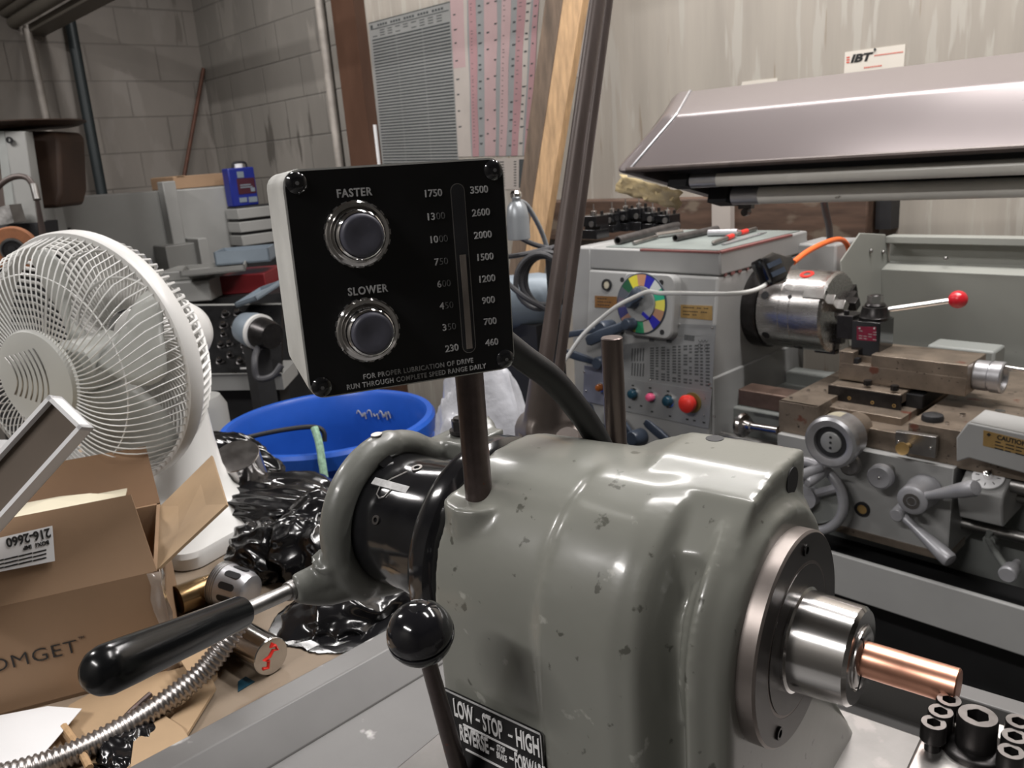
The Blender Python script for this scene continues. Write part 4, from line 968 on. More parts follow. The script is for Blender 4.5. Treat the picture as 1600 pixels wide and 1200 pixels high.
# open the face between fr_e and bo_: drop the ring span that crosses the opening
def strip(u0, u1):
    idx = list(range(2, n - 2))
    ra = [o1[i] + U * u0 for i in idx] + [i1[i] + U * u0 for i in reversed(idx)]
    return ra, [p + U * (u1 - u0) for p in ra]
ra, rb = strip(.022, LEN); h.loft([ra, rb]); hood = h.build('hood', M['hood'], hd)
ce = MB(); sh_ = shell(1.012)
ce.loft([[p - U * .022 for p in shell(.80)], [p - U * .018 for p in shell(.90)], [p - U * .006 for p in shell(.985)], [p + U * .002 for p in sh_], [p + U * .024 for p in sh_]])
ol = [p + U * .0245 for p in shell(1.010)]; cap_edge = MB(); cap_edge.tube(ol[1:-1], .0030, 8); cap_edge.build('cap_seam_highlight', M['alu'], hd)  # thin bright tube stands in for the highlight along the end cap groove
ce.build('end_cap', M['hood'], hd, sharp=60)
op = (bo_ - fr_e); opn = U.cross(op).normalized(); opn = opn if opn.dot(CAM - fr_e) > 0 else -opn
for k, r in ((.30, .013), (.72, .0165)):
    c = fr_e + op * k + opn * (.006 if k < .5 else .012)
    a = MB(); a.cyl(c + U * .10, c + U * LEN, r, n=24); tb_ = a.build('fluorescent_tube', M['tubeglass'], hd)
    a = MB(); a.cyl(c + U * .10, c + U * .155, r * 1.06, n=24); a.build('tube_cap', M['alu'], tb_)
    MB().boxf(c + U * .07, U, op.normalized(), opn, (-.01, -r * .9, -r), (.03, r * .9, r)).build('lamp_holder', M['matteblk'], hd)
ins = MB(); ins.boxf(fr_e + op * .56 - opn * .022, U, op.normalized(), opn, (.03, -op.length * .38, -.004), (LEN, op.length * .38, 0)); ins.build('reflector', M['dark'], hd)
rim = MB(); rim.tube([fr_e + U * .02 + W * .002, fr_e + U * LEN + W * .002], .006, 10); rim.tube([bo_ + U * .02, bo_ + U * LEN], .008, 10); rim.build('rim', M['rodgrey'], hd)
px_ = P(1380, 340, 'y', 2.44).x
ps = MB(); ps.box((px_ - .022, 2.44, 1.16), (px_ + .022, 2.499, 1.45)); arm_u = (Vec((px_, 2.44, 1.42)))
ps.tube([Vec((px_, 2.42, 1.40)), Vec((px_, 2.2, 1.42)), bk + U * ((px_ - bk.x)) * 1.0 - W * .03], .018, 12)
ps.build('support_post', M['matteblk'], hd)
kb_ = P(1166, 318, 'y', 1.78); a = MB(); a.boxf(kb_, U, V, W, (-.016, -.01, -.012), (.016, .01, .022)); a.cyl(kb_ - W * .02 - V * .012, kb_ - W * .02 + V * .01, .009, n=8); a.build('clamp', M['socket'], hd)
MB().tube(smooth([P(1285, 300, 'y', 2.0), P(1290, 330, 'y', 2.1), P(1296, 360, 'y', 2.2), P(1297, 400, 'y', 2.28)], 6), .009, 12).build('supply_cable', M['cable'], hd)
# gold foil paper stuck under the end
ff = MB(); 
g = []
fy = bo_.y + .012
q0, q1, q2, q3 = P(968, 272, 'y', fy - .03), P(1068, 300, 'y', fy), P(1058, 328, 'y', fy + .015), P(961, 299, 'y', fy - .02)
for i in range(13):
    row = []
    for j in range(6):
        s_, t_ = i / 12, j / 5
        p = (q0 * (1 - s_) + q1 * s_) * (1 - t_) + (q3 * (1 - s_) + q2 * s_) * t_
        row.append(p + Vec((.004 * math.sin(i * 1.9 + j), .006 * math.sin(i * 2.3 + j * 1.7) , .003 * math.sin(i * 3.1))))
    g.append(row)
ff.loft(g, cap=False, closed=False)
tag(ff.build('gold_foil', M['goldfoil'], solid=.0008, sharp=60), 'crinkled gold foil paper hanging under the left end of the light hood', 'foil')

# ------------------------------------------------------------------ back wall: posters, sign, column, boards
def WP(px, py, out=0): return P(px, py, 'y', YW - out)
def flat(name, pts, mat, label, cat, t=.0015, group=None, parent=None, out=0):
    q = [WP(p[0], p[1], out) for p in pts]
    o = MB().prism(q, -Y3 * t).build(name, M[mat] if isinstance(mat, str) else mat, parent)
    if label: tag(o, label, cat, group)
    return o
def bil(q, s, t): return (q[0] * (1 - s) + q[1] * s) * (1 - t) + (q[3] * (1 - s) + q[2] * s) * t
# chart of drill sizes: grey paper with dark ruled rows
M['chartpaper'] = pm('grey_chart_paper', (.255, .258, .25), .6, 0, .08, 6)
M['rowink'] = pm('slate_row_print', (.050, .056, .058), .6, 0, .30, 120)
M['pinkpaper'] = pm('pink_tinted_paper', (.40, .285, .285), .6, 0, .08, 5)
M['pinkdeep'] = pm('deeper_pink_paper', (.34, .20, .21), .6, 0, .12, 5)
M['palepaper'] = pm('pale_aged_paper', (.40, .36, .33), .6, 0, .08, 5)
M['greypaper'] = pm('grey_strip_paper', (.24, .245, .245), .6, 0, .08, 5)
M['creampaper'] = pm('cream_sign_paper', (.60, .56, .50), .6, 0, .04, 5)
pq = [(576, 36), (703, 2), (718, 262), (597, 262)]
cp_ = flat('wall_chart', pq, 'chartpaper', 'grey wall chart of closely ruled rows pinned left of the pink charts', 'poster')
q = [WP(x, y, .0016) for x, y in pq]
rm = MB(); nr = 43
for i in range(nr):
    t0 = .115 + .87 * i / nr; t1 = t0 + .87 / nr * .50
    for (sa, sb) in ((.03, .34), (.345, .665), (.67, .985)):
        rm.prism([bil(q, sa, t0), bil(q, sb, t0), bil(q, sb, t1), bil(q, sa, t1)], -Y3 * .0004)
rm.prism([bil(q, .0, .0), bil(q, 1, .0), bil(q, 1, .006), bil(q, 0, .006)], -Y3 * .0004)
rm.prism([bil(q, .02, .045), bil(q, .98, .045), bil(q, .98, .051), bil(q, .02, .051)], -Y3 * .0004)
rm.prism([bil(q, .02, .02), bil(q, .05, .02), bil(q, .05, .043), bil(q, .02, .043)], -Y3 * .0004)
for i in range(26):
    if i % 5: s = .08 + .034 * i; rm.prism([bil(q, s, .022), bil(q, s + .024, .022), bil(q, s + .024, .036), bil(q, s, .036)], -Y3 * .0004)
for i in range(9):
    for k in range(3):
        s = .04 + .1 * i; t = .062 + .016 * k
        if random.random() < .8: rm.prism([bil(q, s, t), bil(q, s + .06, t), bil(q, s + .06, t + .006), bil(q, s, t + .006)], -Y3 * .0003)
o = rm.build('chart_rows', M['rowink'], cp_); o['kind'] = 'stuff'
# pink measuring chart: one sheet with tall strips printed on it
kq = [(701, -40), (848, -76), (826, 243), (716, 245)]
kp = flat('wall_chart', kq, 'greypaper', 'tall pink and grey striped wall chart right of the ruled chart', 'poster')
q = [WP(x, y, .0016) for x, y in kq]
for i, (s0, s1, mt2) in enumerate(((.0, .20, 'palepaper'), (.0, .16, 'pinkpaper'), (.22, .31, 'pinkdeep'), (.40, .55, 'pinkpaper'), (.60, .70, 'pinkpaper'), (.77, .86, 'pinkdeep'), (.845, .915, 'palepaper'), (.94, 1.0, 'pinkdeep'))):
    sm = MB(); pts = []
    up = [bil(q, s0, t / 10) for t in range(11)]; dn = [bil(q, s1 + .006 * math.sin(t * 1.3 + i), t / 10) for t in range(10, -1, -1)]
    z_ = -Y3 * (.0003 + .0002 * (i % 3))
    if i == 1: up = [bil(q, s0, t / 20) for t in range(11)]; dn = [bil(q, s1, t / 20) for t in range(10, -1, -1)]
    sm.prism(up + dn, z_); sm.build('printed_strip', M[mt2], kp)
tk = MB()
for s, n_, wd_ in ((.03, 9, .05), (.24, 40, .03), (.33, 16, .05), (.43, 7, .04), (.52, 9, .04), (.62, 34, .03), (.73, 14, .05), (.79, 24, .04), (.87, 18, .05), (.955, 14, .03)):
    for k in range(n_):
        t = .16 + .8 * (k + random.uniform(.2, .7)) / n_
        if random.random() < .85:
            h_ = .008 if n_ < 20 else .0035
            tk.prism([bil(q, s, t), bil(q, s + wd_ * random.uniform(.4, 1), t), bil(q, s + wd_ * .6, t + h_), bil(q, s, t + h_)], -Y3 * .0009)
o = tk.build('strip_print', M['rowink'], kp); o['kind'] = 'stuff'
k2 = flat('wall_chart', [(772, 248), (824, 246), (822, 296), (776, 296)], 'palepaper', 'small pale chart on the wall just under the pink striped chart', 'poster')
q = [WP(x, y, .0016) for x, y in ((772, 248), (824, 246), (822, 296), (776, 296))]; tk = MB()
for k in range(10):
    for (s0, s1) in ((.05, .3), (.6, .68)):
        t = .1 + .085 * k; tk.prism([bil(q, s0, t), bil(q, s1, t), bil(q, s1, t + .03), bil(q, s0, t + .03)], -Y3 * .0005)
tk.prism([bil(q, .76, .05), bil(q, .98, .05), bil(q, .98, .95), bil(q, .76, .95)], -Y3 * .0005)
o = tk.build('chart_rows', M['rowink'], k2); o['kind'] = 'stuff'
# policy notice behind the steel rods
lq = [(868, -30), (926, -45), (914, 118), (876, 126)]
lp = flat('wall_notice', lq, 'palepaper', 'aged paper policy notice on the wall behind the two steel rods', 'notice')
tm = MB(); tm.text('POLICY', WP(892, 15, .0018), (WP(920, 8) - WP(880, 18)), Z3, .066, .8, .04)
for k in range(9):
    y = 66 + 6 * k; tm.prism([WP(878 + (k % 3), y, .0016), WP(890 + 3 * (k % 4), y - 1.5, .0016), WP(890 + 3 * (k % 4), y + .5, .0016), WP(878 + (k % 3), y + 2, .0016)], -Y3 * .0004)
tm.build('notice_print', M['blackink'], lp)
# supplier sign
iq = [(1320.6, 81.6), (1415, 69), (1411, 124), (1318, 136)]
ib = flat('wall_sign', iq, 'creampaper', 'cream card sign with black slanted lettering above the light hood', 'sign')
q = [WP(x, y, .0018) for x, y in iq]; r_ = (q[1] - q[0]).normalized(); W_ = (q[1] - q[0]).length
tm = MB(); e = .018
tm.text('IBT', bil(q, .115, .225), r_, (Z3 + X3 * .35), .030, 1.35, .05, al='LEFT'); tm.build('sign_lettering', M['blackink'], ib)
tm = MB()
for k in range(3): tm.prism([bil(q, .03, .14 + .07 * k), bil(q, .085, .14 + .07 * k), bil(q, .085, .18 + .07 * k), bil(q, .03, .18 + .07 * k)], -Y3 * .0004)
for k in range(18): tm.prism([bil(q, .50 + .0265 * k, .19), bil(q, .518 + .0265 * k, .19), bil(q, .518 + .0265 * k, .225), bil(q, .50 + .0265 * k, .225)], -Y3 * .0004)
for k in range(9): tm.prism([bil(q, .34 + .034 * k, .50), bil(q, .362 + .034 * k, .50), bil(q, .362 + .034 * k, .54), bil(q, .34 + .034 * k, .54)], -Y3 * .0004)
tm.build('red_print', M['redink'], ib)
tm = MB()
for k in range(12):
    if k % 4: tm.prism([bil(q, .05 + .075 * k, .68), bil(q, .09 + .075 * k, .68), bil(q, .09 + .075 * k, .70), bil(q, .05 + .075 * k, .70)], -Y3 * .0004)
tm.cyl(WP(1367, 77, .002), WP(1367, 77, .005), .0035, n=10); tm.build('grey_print', M['rowink'], ib)
flat('paper_scrap', [(1160, 128), (1215, 122), (1214, 132), (1158, 138)], 'creampaper', 'cream paper scrap on the wall above the left end of the light hood', 'paper')
# column, pipe, conduit in the corner
clx0, clx1 = WP(547, 120).x, WP(582, 120).x
MB().box((clx0, YW - .06, 0), (clx1, YW, ZC)).build('trim_1', M['column'])['kind'] = 'structure'
w0_, w1_ = P(511, 120, 'y', YW - .02), P(532, 120, 'y', YW - .02)
MB().cyl(Vec((w0_.x + .03, YW - .03, 0)), Vec((w0_.x + .03, YW - .03, ZC)), .022, n=14).build('trim_2', M['pole'])['kind'] = 'structure'
MB().box((w1_.x - .035, YW - .03, 0), (w1_.x + .02, YW, ZC)).build('trim_3', M['wallblock2'])['kind'] = 'structure'
wr0, wr1 = WP(585, 195, .02), WP(592, 262, .02)
tag(MB().cyl(Vec((wr0.x, YW - .02, wr0.z)), Vec((wr1.x - .004, YW - .02, wr1.z - .5)), .010, n=12).build('white_rod', M['paper']), 'short white rod standing against the wall beside the brown column', 'rod')
# timber rail and post low on the wall
z0, z1 = WP(1050, 308).z, WP(1050, 366).z
MB().box((WP(826, 330).x, YW - .09, z1 - .02), (WP(1376, 330).x, YW, z0)).build('trim_4', M['darkwood'], bevel=.006)['kind'] = 'structure'
pxa, pxb = P(1116, 330, 'y', YW - .1).x, P(1145, 330, 'y', YW - .1).x
MB().box((pxa, YW - .115, 0), (pxb, YW - .09, z0 + .01)).build('trim_5', M['palepaper'])['kind'] = 'structure'
# leaning plank
b0 = [P(880, -10, 'y', YW - .17), P(912, -10, 'y', YW - .15), P(834, 470, 'y', YW - .33), P(812, 470, 'y', YW - .34)]
dvec = (b0[2] - b0[1]); dvec = dvec.normalized()
top0, top1 = b0[0] - dvec * .35, b0[1] - dvec * .35
kx = (-dvec.z); L_ = (b0[2].z - .01) / kx
bot1 = b0[2] + dvec * L_; bot0 = b0[3] + dvec * L_
pk = thing('plank', 'pine plank with a scorched dark edge leaning on the wall', 'plank', (bot0 + bot1) / 2)
wdv = (b0[2] - b0[3]); th_v = wdv.cross(dvec).normalized(); th_v = th_v if th_v.y > 0 else -th_v
MB().prism([top0, top1, bot1, bot0], th_v * .04).build('board', M['plank'], pk, bevel=.002)
e0_, e1_ = (top1 - top0), (bot1 - bot0)
MB().prism([top0 - e0_ * .95, top0 - e0_ * .01, bot0 - e1_ * .01, bot0 - e1_ * .75], th_v * .038 + dvec * .001).build('scorched_face', M['plankburn'], pk)
# two tall rods in a cast clamp base
rb_ = D(848, 640, 1.42)
bs_ = thing('rod_stand', 'taupe cast clamp stand holding the two tall steel rods', 'stand', Vec((rb_.x, rb_.y, 0)))
a = MB(); a.lathe(rb_ - Z3 * .04, (FW * -1 + RT * .3).normalized(), [(-.05, .040), (.03, .043), (.04, .036), (.04, 0)], 32); a.tube([rb_ - Z3 * .03, rb_ + (D(852, 575, 1.36) - rb_) * .9], [.038, .024], 20)
a.tube([rb_ + RT * .03 - Z3 * .02, D(876, 598, 1.42)], [.030, .016], 16); a.sphere(rb_ + RT * .05 - Z3 * .055, .035)
a.build('clamp_casting', M['taupe'], bs_, remesh=.004, smit=3)
MB().cyl(Vec((rb_.x, rb_.y, 0)), rb_ - Z3 * .04, .045, n=28).build('pedestal', M['taupe'], bs_)
MB().cyl(D(884, 690, 1.30), D(905, 700, 1.33), .024, n=24).build('clamp_knob', M['taupe'], bs_)
def trod(a, b, r, label):
    a, b = Vec(a), Vec(b); d = (b - a).normalized(); b = b + d * .25
    tag(MB().lathe(a, d, [(0, 0), (0, r), ((b - a).length, r), ((b - a).length, 0)], 24).build('steel_rod', M['rodgrey']), label, 'rod', 'tall rods in the clamp stand')
trod(D(850, 580, 1.36), D(934, 0, 1.30), .0128, 'thicker of the two tall taupe rods leaning up out of the clamp stand')
trod(D(871, 598, 1.42), D(950, 0, 1.36), .0088, 'thinner of the two tall taupe rods, right of the thick one')

# ------------------------------------------------------------------ the junk bench on the left
BZ = .945
def B(px, py, dz=0): return P(px, py, 'z', BZ + dz)
bt = thing('workbench', 'plywood topped workbench crowded with boxes and scrap, left of the front lathe', 'workbench', (-1.2, .2, 0))
MB().box((-1.85, -.35, BZ - .03), (-.682, .63, BZ)).build('plywood_top', M['wood'], bt, bevel=.002)
for (x, y) in ((-1.8, -.3), (-.74, -.3), (-1.8, .58), (-.74, .58)): MB().box((x - .035, y - .035, 0), (x + .035, y + .035, BZ - .03)).build('leg', M['darkwood'], bt)
# cardboard carton -------------------------------------------------
fdir = Vec((.385, .923, 0)).normalized(); bdir = Vec((-fdir.y, fdir.x, 0))   # along the face, into the box
c0 = B(278, 1047); CH = .118
def CB(a, b, z): return c0 + fdir * a + bdir * b + Z3 * z
cz = CH
cbk = thing('cardboard_box', 'open brown cardboard box with thin black lettering, flaps up, on the workbench', 'box', CB(-.16, .12, 0))
WD, DP = .36, .20
bx = MB(); T_ = .004
bx.boxf(c0, fdir, bdir, Z3, (-WD, 0, 0), (0, T_, CH)); bx.boxf(c0, fdir, bdir, Z3, (-WD, DP - T_, 0), (0, DP, CH)); bx.boxf(c0, fdir, bdir, Z3, (-WD, 0, 0), (-WD + T_, DP, CH)); bx.boxf(c0, fdir, bdir, Z3, (-T_, 0, 0), (0, DP, CH)); bx.boxf(c0, fdir, bdir, Z3, (-WD, 0, 0), (0, DP, T_))
bx.build('carton', M['card'], cbk)
def flapq(q, t, mat, name='flap'):
    n_ = (q[1] - q[0]).cross(q[3] - q[0]).normalized(); o = MB(); o.prism(q, n_ * t); return o.build(name, M[mat], cbk)
ffl = [CB(0, 0, CH), CB(-WD, 0, CH), CB(-WD, .028, CH + .078), CB(-.012, .028, CH + .078)]
ff_ = flapq(ffl, .003, 'card')
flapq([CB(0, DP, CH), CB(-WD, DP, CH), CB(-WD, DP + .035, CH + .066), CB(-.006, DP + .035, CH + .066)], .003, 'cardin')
flapq([CB(0, .004, CH), CB(0, DP * .94, CH), CB(.070, DP * .86, CH + .058), CB(.078, .012, CH + .052)], .003, 'cardlt')
pk_ = MB(); fm = []
for i in range(9):
    row = []
    for j in range(5): row.append(CB(-.03 - .036 * i, .05 + .03 * j, CH + .068 - .006 * abs(i - 2) - .006 * j + .004 * math.sin(i * 1.7 + j * 2.1)))
    fm.append(row)
pk_.loft(fm, cap=False, closed=False); tag(pk_.build('packing_foam', M['cream'], solid=.004), 'cream packing foam sheet lying inside the open cardboard box', 'packing')
def FC(px, py):
    r = ray(px, py); return CAM + r * ((c0 - CAM).dot(bdir) / r.dot(bdir)) - bdir * .0006
e_ = (FC(122, 1006) - FC(0, 1042)); hf = fdir
ft = MB(); ft.text('COMGET', FC(122, 1009), hf, Z3, .0205, 1.10, -.012, .0002, al='RIGHT', sp=1.06); ft.text('TM', FC(127, 996), hf, Z3, .0042, 1.0, 0, .0002)
ft.build('box_lettering', M['blackink'], cbk)
# packing label, stuck on upside down
lu = (ffl[1] - ffl[0]).normalized(); lw = (ffl[3] - ffl[0]); lw = (lw - lu * lw.dot(lu)).normalized(); ln = lu.cross(lw); ln = ln if ln.dot(CAM - ffl[0]) > 0 else -ln
def FL(a, h, o=.0): return CB(0, 0, CH) - fdir * a + lw * h + ln * o
def FX(px, py, o=.0036):
    r = ray(px, py); return CAM + r * ((ffl[0] - CAM).dot(ln) / r.dot(ln)) + ln * o
lb = MB().prism([FX(83, 821), FX(-30, 847), FX(-30, 899), FX(87, 876)], ln * .0004).build('shipping_label', M['paper'], ff_)
tr_ = (FX(20, 850) - FX(78, 836)).normalized(); td_ = ln.cross(tr_); td_ = td_ if td_.z < 0 else -td_
lt = MB(); lt.text('216-2660', FX(46, 839, .0041), tr_, td_, .0125, .82, .03); lt.text('BOX1  IMP', FX(58, 851, .0041), tr_, td_, .0055, .9, .03)
for k in range(3):
    for i in range(4): lt.boxf(FX(74 - 22 * i, 859 + 5 * i + 6 * k, .0041), tr_, td_, ln, (0, -.0010, 0), (.012, .0004, .0002))
lt.build('label_print', M['blackink'], lb)
tp_ = MB(); g = []
for i in range(9):
    t = i / 8; g.append([CB(-.010 + .002 * math.sin(i * 2), -.0012, CH * (1 - t)), CB(.002, -.003 - .002 * math.sin(i * 1.3), CH * (1 - t)), CB(.003 + .0015 * math.sin(i * 1.9), .02, CH * (1 - t))])
tp_.loft(g, cap=False, closed=False); tp_.build('packing_tape', M['tape'], cbk, solid=.0006)
# white open box on its side above the carton
o_w = D(76, 617, .76); e1 = D(128, 667, .755) - o_w; w_ = e1.length; e1.normalize()
e2 = D(0, 671, .76) - o_w; e2 = (e2 - e1 * e2.dot(e1)).normalized(); e3 = e1.cross(e2); e3 = e3 if e3.dot(FW) > 0 else -e3
wl = .22; wd = .020; t_ = .0038
wb = thing('white_box', 'slim white lidless box with inside shaded brown, lying above the cardboard box', 'box', o_w + e2 * .1 + e3 * .03)
a = MB()
for lo, hi in (((0, 0, 0), (wl, t_, wd)), ((0, w_ - t_, 0), (wl, w_, wd)), ((0, 0, 0), (t_, w_, wd)), ((0, 0, wd - .003), (wl, w_, wd))): a.boxf(o_w, e2, e1, e3, lo, hi)
a.build('box_shell', M['paper'], wb)
MB().boxf(o_w, e2, e1, e3, (t_, t_, .008), (wl, w_ - t_, .010)).build('box_inside', M['greybrown'], wb)
q0 = D(40, 735, 1.06)
tag(MB().boxf(q0, Vec((.54, -.84, 0)), Vec((.84, .54, 0)), Z3, (-.02, -.16, BZ - q0.z), (.02, .03, .035)).build('white_carton', M['paper'], bevel=.002), 'plain white carton standing behind the slim open box, under the fan', 'box')
# fan ---------------------------------------------------------------
fc = D(147, 564, 1.10); fr_ = ray(155, 562).normalized()
fa = (-fr_ * .76 + (RT * -.95 + DN * .31).normalized() * .65).normalized()
fu = (Z3 - fa * Z3.dot(fa)).normalized(); fs = fu.cross(fa)
fn = thing('desk_fan', 'white desk fan with round wire grille, on the workbench', 'fan', Vec((-1.17, .417, BZ)))
def FP(r, a, x): return fc + (fs * math.cos(a) + fu * math.sin(a)) * r + fa * x
RF = .166
a = MB(); a.lathe(fc - fa * .012, fa, [(0, RF - .004), (0, RF + .004), (.004, RF + .006), (.020, RF + .006), (.024, RF + .004), (.024, RF - .003), (0, RF - .004)], 96); rim_ = a.build('grille_rim', M['white'], fn)
NW = 88; a = MB()
for k in range(NW):
    a0 = 2 * PI * k / NW; pts = []
    for i in range(13):
        t = i / 12; r = .060 + (RF - .060) * t
        x = .075 * math.sqrt(max(0, 1 - (max(0, t - .12) / .88) ** 2.6)) + .010
        pts.append(FP(r, a0 + .30 * t ** 1.4, x))
    a.tube(pts, .00092, 5)
a.tube([FP(.128, 2 * PI * i / 64, .071) for i in range(64)], .0010, 5, True)
gf = a.build('front_grille', M['whitegrille'], fn)
a = MB()
for k in range(NW):
    a0 = 2 * PI * k / NW; pts = []
    for i in range(11):
        t = i / 10; r = .055 + (RF - .055) * t
        x = -.070 * math.sqrt(max(0, 1 - t ** 3)) - .004
        pts.append(FP(r, a0 - .45 * t, x))
    a.tube(pts, .0027, 5, ey=.7)
for rr_, xx in ((.10, -.062), (.14, -.043)): a.tube([FP(rr_, 2 * PI * i / 64, xx - .004) for i in range(64)], .0022, 5, True)
a.build('rear_grille', M['white'], fn)
a = MB(); a.lathe(fc, fa, [(.078, .058), (.080, .062), (.085, .0635), (.090, .061), (.093, .050), (.0945, .03), (.095, 0)], 64); cap = a.build('hub_cap', M['hubcap'], fn)
a = MB()
for k in range(7):
    pts = []
    for i in range(9):
        t = -1 + 2 * i / 8; pts.append(fc + fs * (.018 - .0085 * k - .012 * t * t * (1 if k < 9 else 0) + .01) + fu * (t * (.036 - .002 * k) + .006) + fa * .0952)
    a.tube(pts, .0009, 5)
a.build('cap_grooves', M['graysteel'], cap)
for k in range(4):
    b = MB(); g = []; a0 = 2 * PI * k / 4 + .4
    for i in range(9):
        t = i / 8; r = .035 + .118 * t; row = []
        w0, w1 = -.42 - .30 * math.sin(t * 2.6), .34 + .16 * math.sin(t * 3.0)
        for j in range(8):
            s_ = j / 7; an = a0 + (w0 + (w1 - w0) * s_) * (1 - .25 * t); row.append(FP(r, an, .030 - .055 * s_ + .012 * math.sin(s_ * PI)))
        g.append(row)
    b.loft(g, cap=False, closed=False); b.build('fan_blade', M['bladeplastic'], fn, solid=.0016)
MB().lathe(fc, fa, [(-.03, .036), (.035, .036), (.042, .028), (.042, 0)], 40).build('blade_hub', M['bladeplastic'], fn)
mo = fc - fa * .082; fb = Vec((fa.x, fa.y, 0)).normalized()
a = MB(); a.lathe(mo, -fa, [(0, .050), (.006, .054), (.05, .056), (.085, .050), (.105, .038), (.112, .02), (.113, 0)], 48); a.build('motor_housing', M['white'], fn, sharp=60)
bc = Vec((-1.167, .428, BZ)); bx_, by_ = Vec((.955, .297, 0)), Vec((-.297, .955, 0))
mt = mo - fa * .05 - fu * .02
rings = []
for z, hx, hy_, k in ((0.002, .108, .108, 0), (.018, .109, .109, 0), (.025, .106, .106, 0), (.032, .094, .092, .02), (.042, .076, .072, .08), (.060, .058, .054, .2), (.090, .047, .043, .4), (.13, .041, .038, .6), (.18, .037, .034, .8), (mt.z - BZ, .034, .032, 1)):
    c = bc.lerp(Vec((mt.x, mt.y, BZ)), k); c.z = BZ + z; rings.append(rrect(c, bx_, by_, hx, hy_, min(hx, hy_) * (.26 if z < .03 else .85), 7))
a = MB(); a.loft(rings); stand = a.build('fan_stand', M['white'], fn, sharp=30)
MB().loft([rrect(bc + Z3 * z, bx_, by_, h_, h_, .028, 7) for z, h_ in ((0.0, .104), (.006, .1065))]).build('base_pad', M['whitecord'], stand)
crd = [bc + by_ * .108 + bx_ * .02 + Z3 * .012, D(470, 792, 1.16), D(500, 805, 1.15), D(530, 808, 1.16), D(570, 830, 1.18)]
MB().tube(smooth(crd, 6), .0038, 10).build('fan_cord', M['whitecord'], fn)
# black bags --------------------------------------------------------
def bag(c, rx, ry, rz, seed, label, zmin=BZ, mat='bag', name='garbage_bag', group='black bin bags on the bench', amp=.26, rot=0):
    bm = bmesh.new(); bmesh.ops.create_icosphere(bm, subdivisions=6, radius=1)
    sd = Vec((seed * 3.7, seed * 1.3, seed * .7)); c = Vec(c)
    for v in bm.verts:
        p = v.co.copy(); n1 = noise.noise(p * 1.3 + sd)
        st = Vec((p.x * 1.6, p.y * 3.2, p.z * 2.2)); st2 = Vec((p.x * 5.2, p.y * 3.0, p.z * 7.0))
        r1 = 1 - abs(noise.noise(st + sd * 2)) * 2.2; r2 = (1 - abs(noise.noise(st2 + sd)) * 2.2)
        k = 1 + amp * n1 + amp * .50 * r1 + amp * .08 * r2 * max(0, r1)
        q = Vec((p.x * rx, p.y * ry, p.z * rz)) * k; q = Matrix.Rotation(rot, 3, 'Z') @ q + c
        if q.z < zmin + .001: q.z = zmin + .001 + .002 * abs(n1)
        v.co = q
    mb = MB(); mb.add([v.co for v in bm.verts], [tuple(x.index for x in f.verts) for f in bm.faces]); bm.free()
    return tag(mb.build(name, M[mat], sharp=180), label, 'bag', group)
bag(D(445, 790, 1.25), .12, .075, .038, 1, 'large black bin bag beside the fan base, under the blue drum', rot=.4)
bag(D(495, 850, 1.12), .065, .075, .060, 2, 'black bin bag behind the steel shank of the grip handle', rot=.9)
bag(D(575, 955, 1.01), .070, .105, .050, 5, 'shiny black bin bag against the pan lip, beneath the closer yoke', rot=.3)
bag(D(418, 872, 1.10), .050, .050, .045, 8, 'crumpled black bin bag between fan base and slotted aluminium cap')
bag(D(350, 722, 1.46), .12, .05, .05, 11, 'low black bin bag behind the fan stand', rot=.2)
bag(D(205, 1178, .775), .040, .032, .022, 14, 'small scrunched black bag by the flexible conduit, at the bottom edge')
# aluminium round stock, slotted cap, brass tube, steel bar
ac = D(368, 712, 1.27); an = (Z3 + Vec((.3, -.3, 0))).normalized()
tag(MB().lathe(ac - an * .085, an, [(0, .036), (.084, .036), (.085, .0352), (.085, 0)], 48).build('aluminium_slug', M['steel']), 'turned aluminium slug standing among the black bags near the blue drum', 'metal bar')
s0 = D(342, 910, 1.02); sx = (D(402, 930, 1.0) - s0).normalized()
cpn = thing('slotted_cap', 'aluminium cap with long slots lying near the grip handle', 'cap', s0)
a = MB(); a.lathe(s0, sx, [(0, .024), (.004, .027), (.012, .027), (.014, .026), (.040, .0245), (.048, .021), (.050, .016), (.050, 0)], 40); a.build('cap_body', M['alu'], cpn)
ay, az = frame_from(sx); a = MB()
for k in range(10):
    t = 2 * PI * k / 10; d = ay * math.cos(t) + az * math.sin(t); q = sx.cross(d)
    a.loft([rrect(s0 + sx * .029 + d * h_, sx, q, .011, .0042, .004) for h_ in (.0235, .0258)])
a.build('slots', M['matteblk'], cpn)
a = MB()
for k in range(4): a.ring(s0 + sx * (.002 + .003 * k), sx, .0255, .0278, .0012, 40)
a.build('knurl_rings', M['graysteel'], cpn)
tag(MB().cyl(D(278, 938, 1.0), D(352, 910, 1.04), .018, n=32).build('brass_tube', pm('tarnished_brass', (.30, .20, .10), .22, .9, .25, 20)), 'short tarnished brass tube between the cardboard box and the slotted cap', 'tube')
b1 = D(427, 1042, .865); b0 = D(352, 1012, .93)
sb = thing('steel_bar', 'stubby steel round bar with red paint on its end, on the plywood', 'metal bar', b1)
ba_ = (b1 - b0).normalized(); b1.z = BZ + .0205; b0.z = BZ + .0205; ba_ = (b1 - b0).normalized()
MB().lathe(b0 - ba_ * .01, ba_, [(0, 0), (0, .0195), (.009, .020), ((b1 - b0).length + .009, .020), ((b1 - b0).length + .010, .0192), ((b1 - b0).length + .010, 0)], 48).build('bar', M['nose'], sb)
a = MB(); p_, q_ = frame_from(ba_)
up_ = (Z3 - ba_ * Z3.dot(ba_)).normalized(); sd2 = up_.cross(ba_)
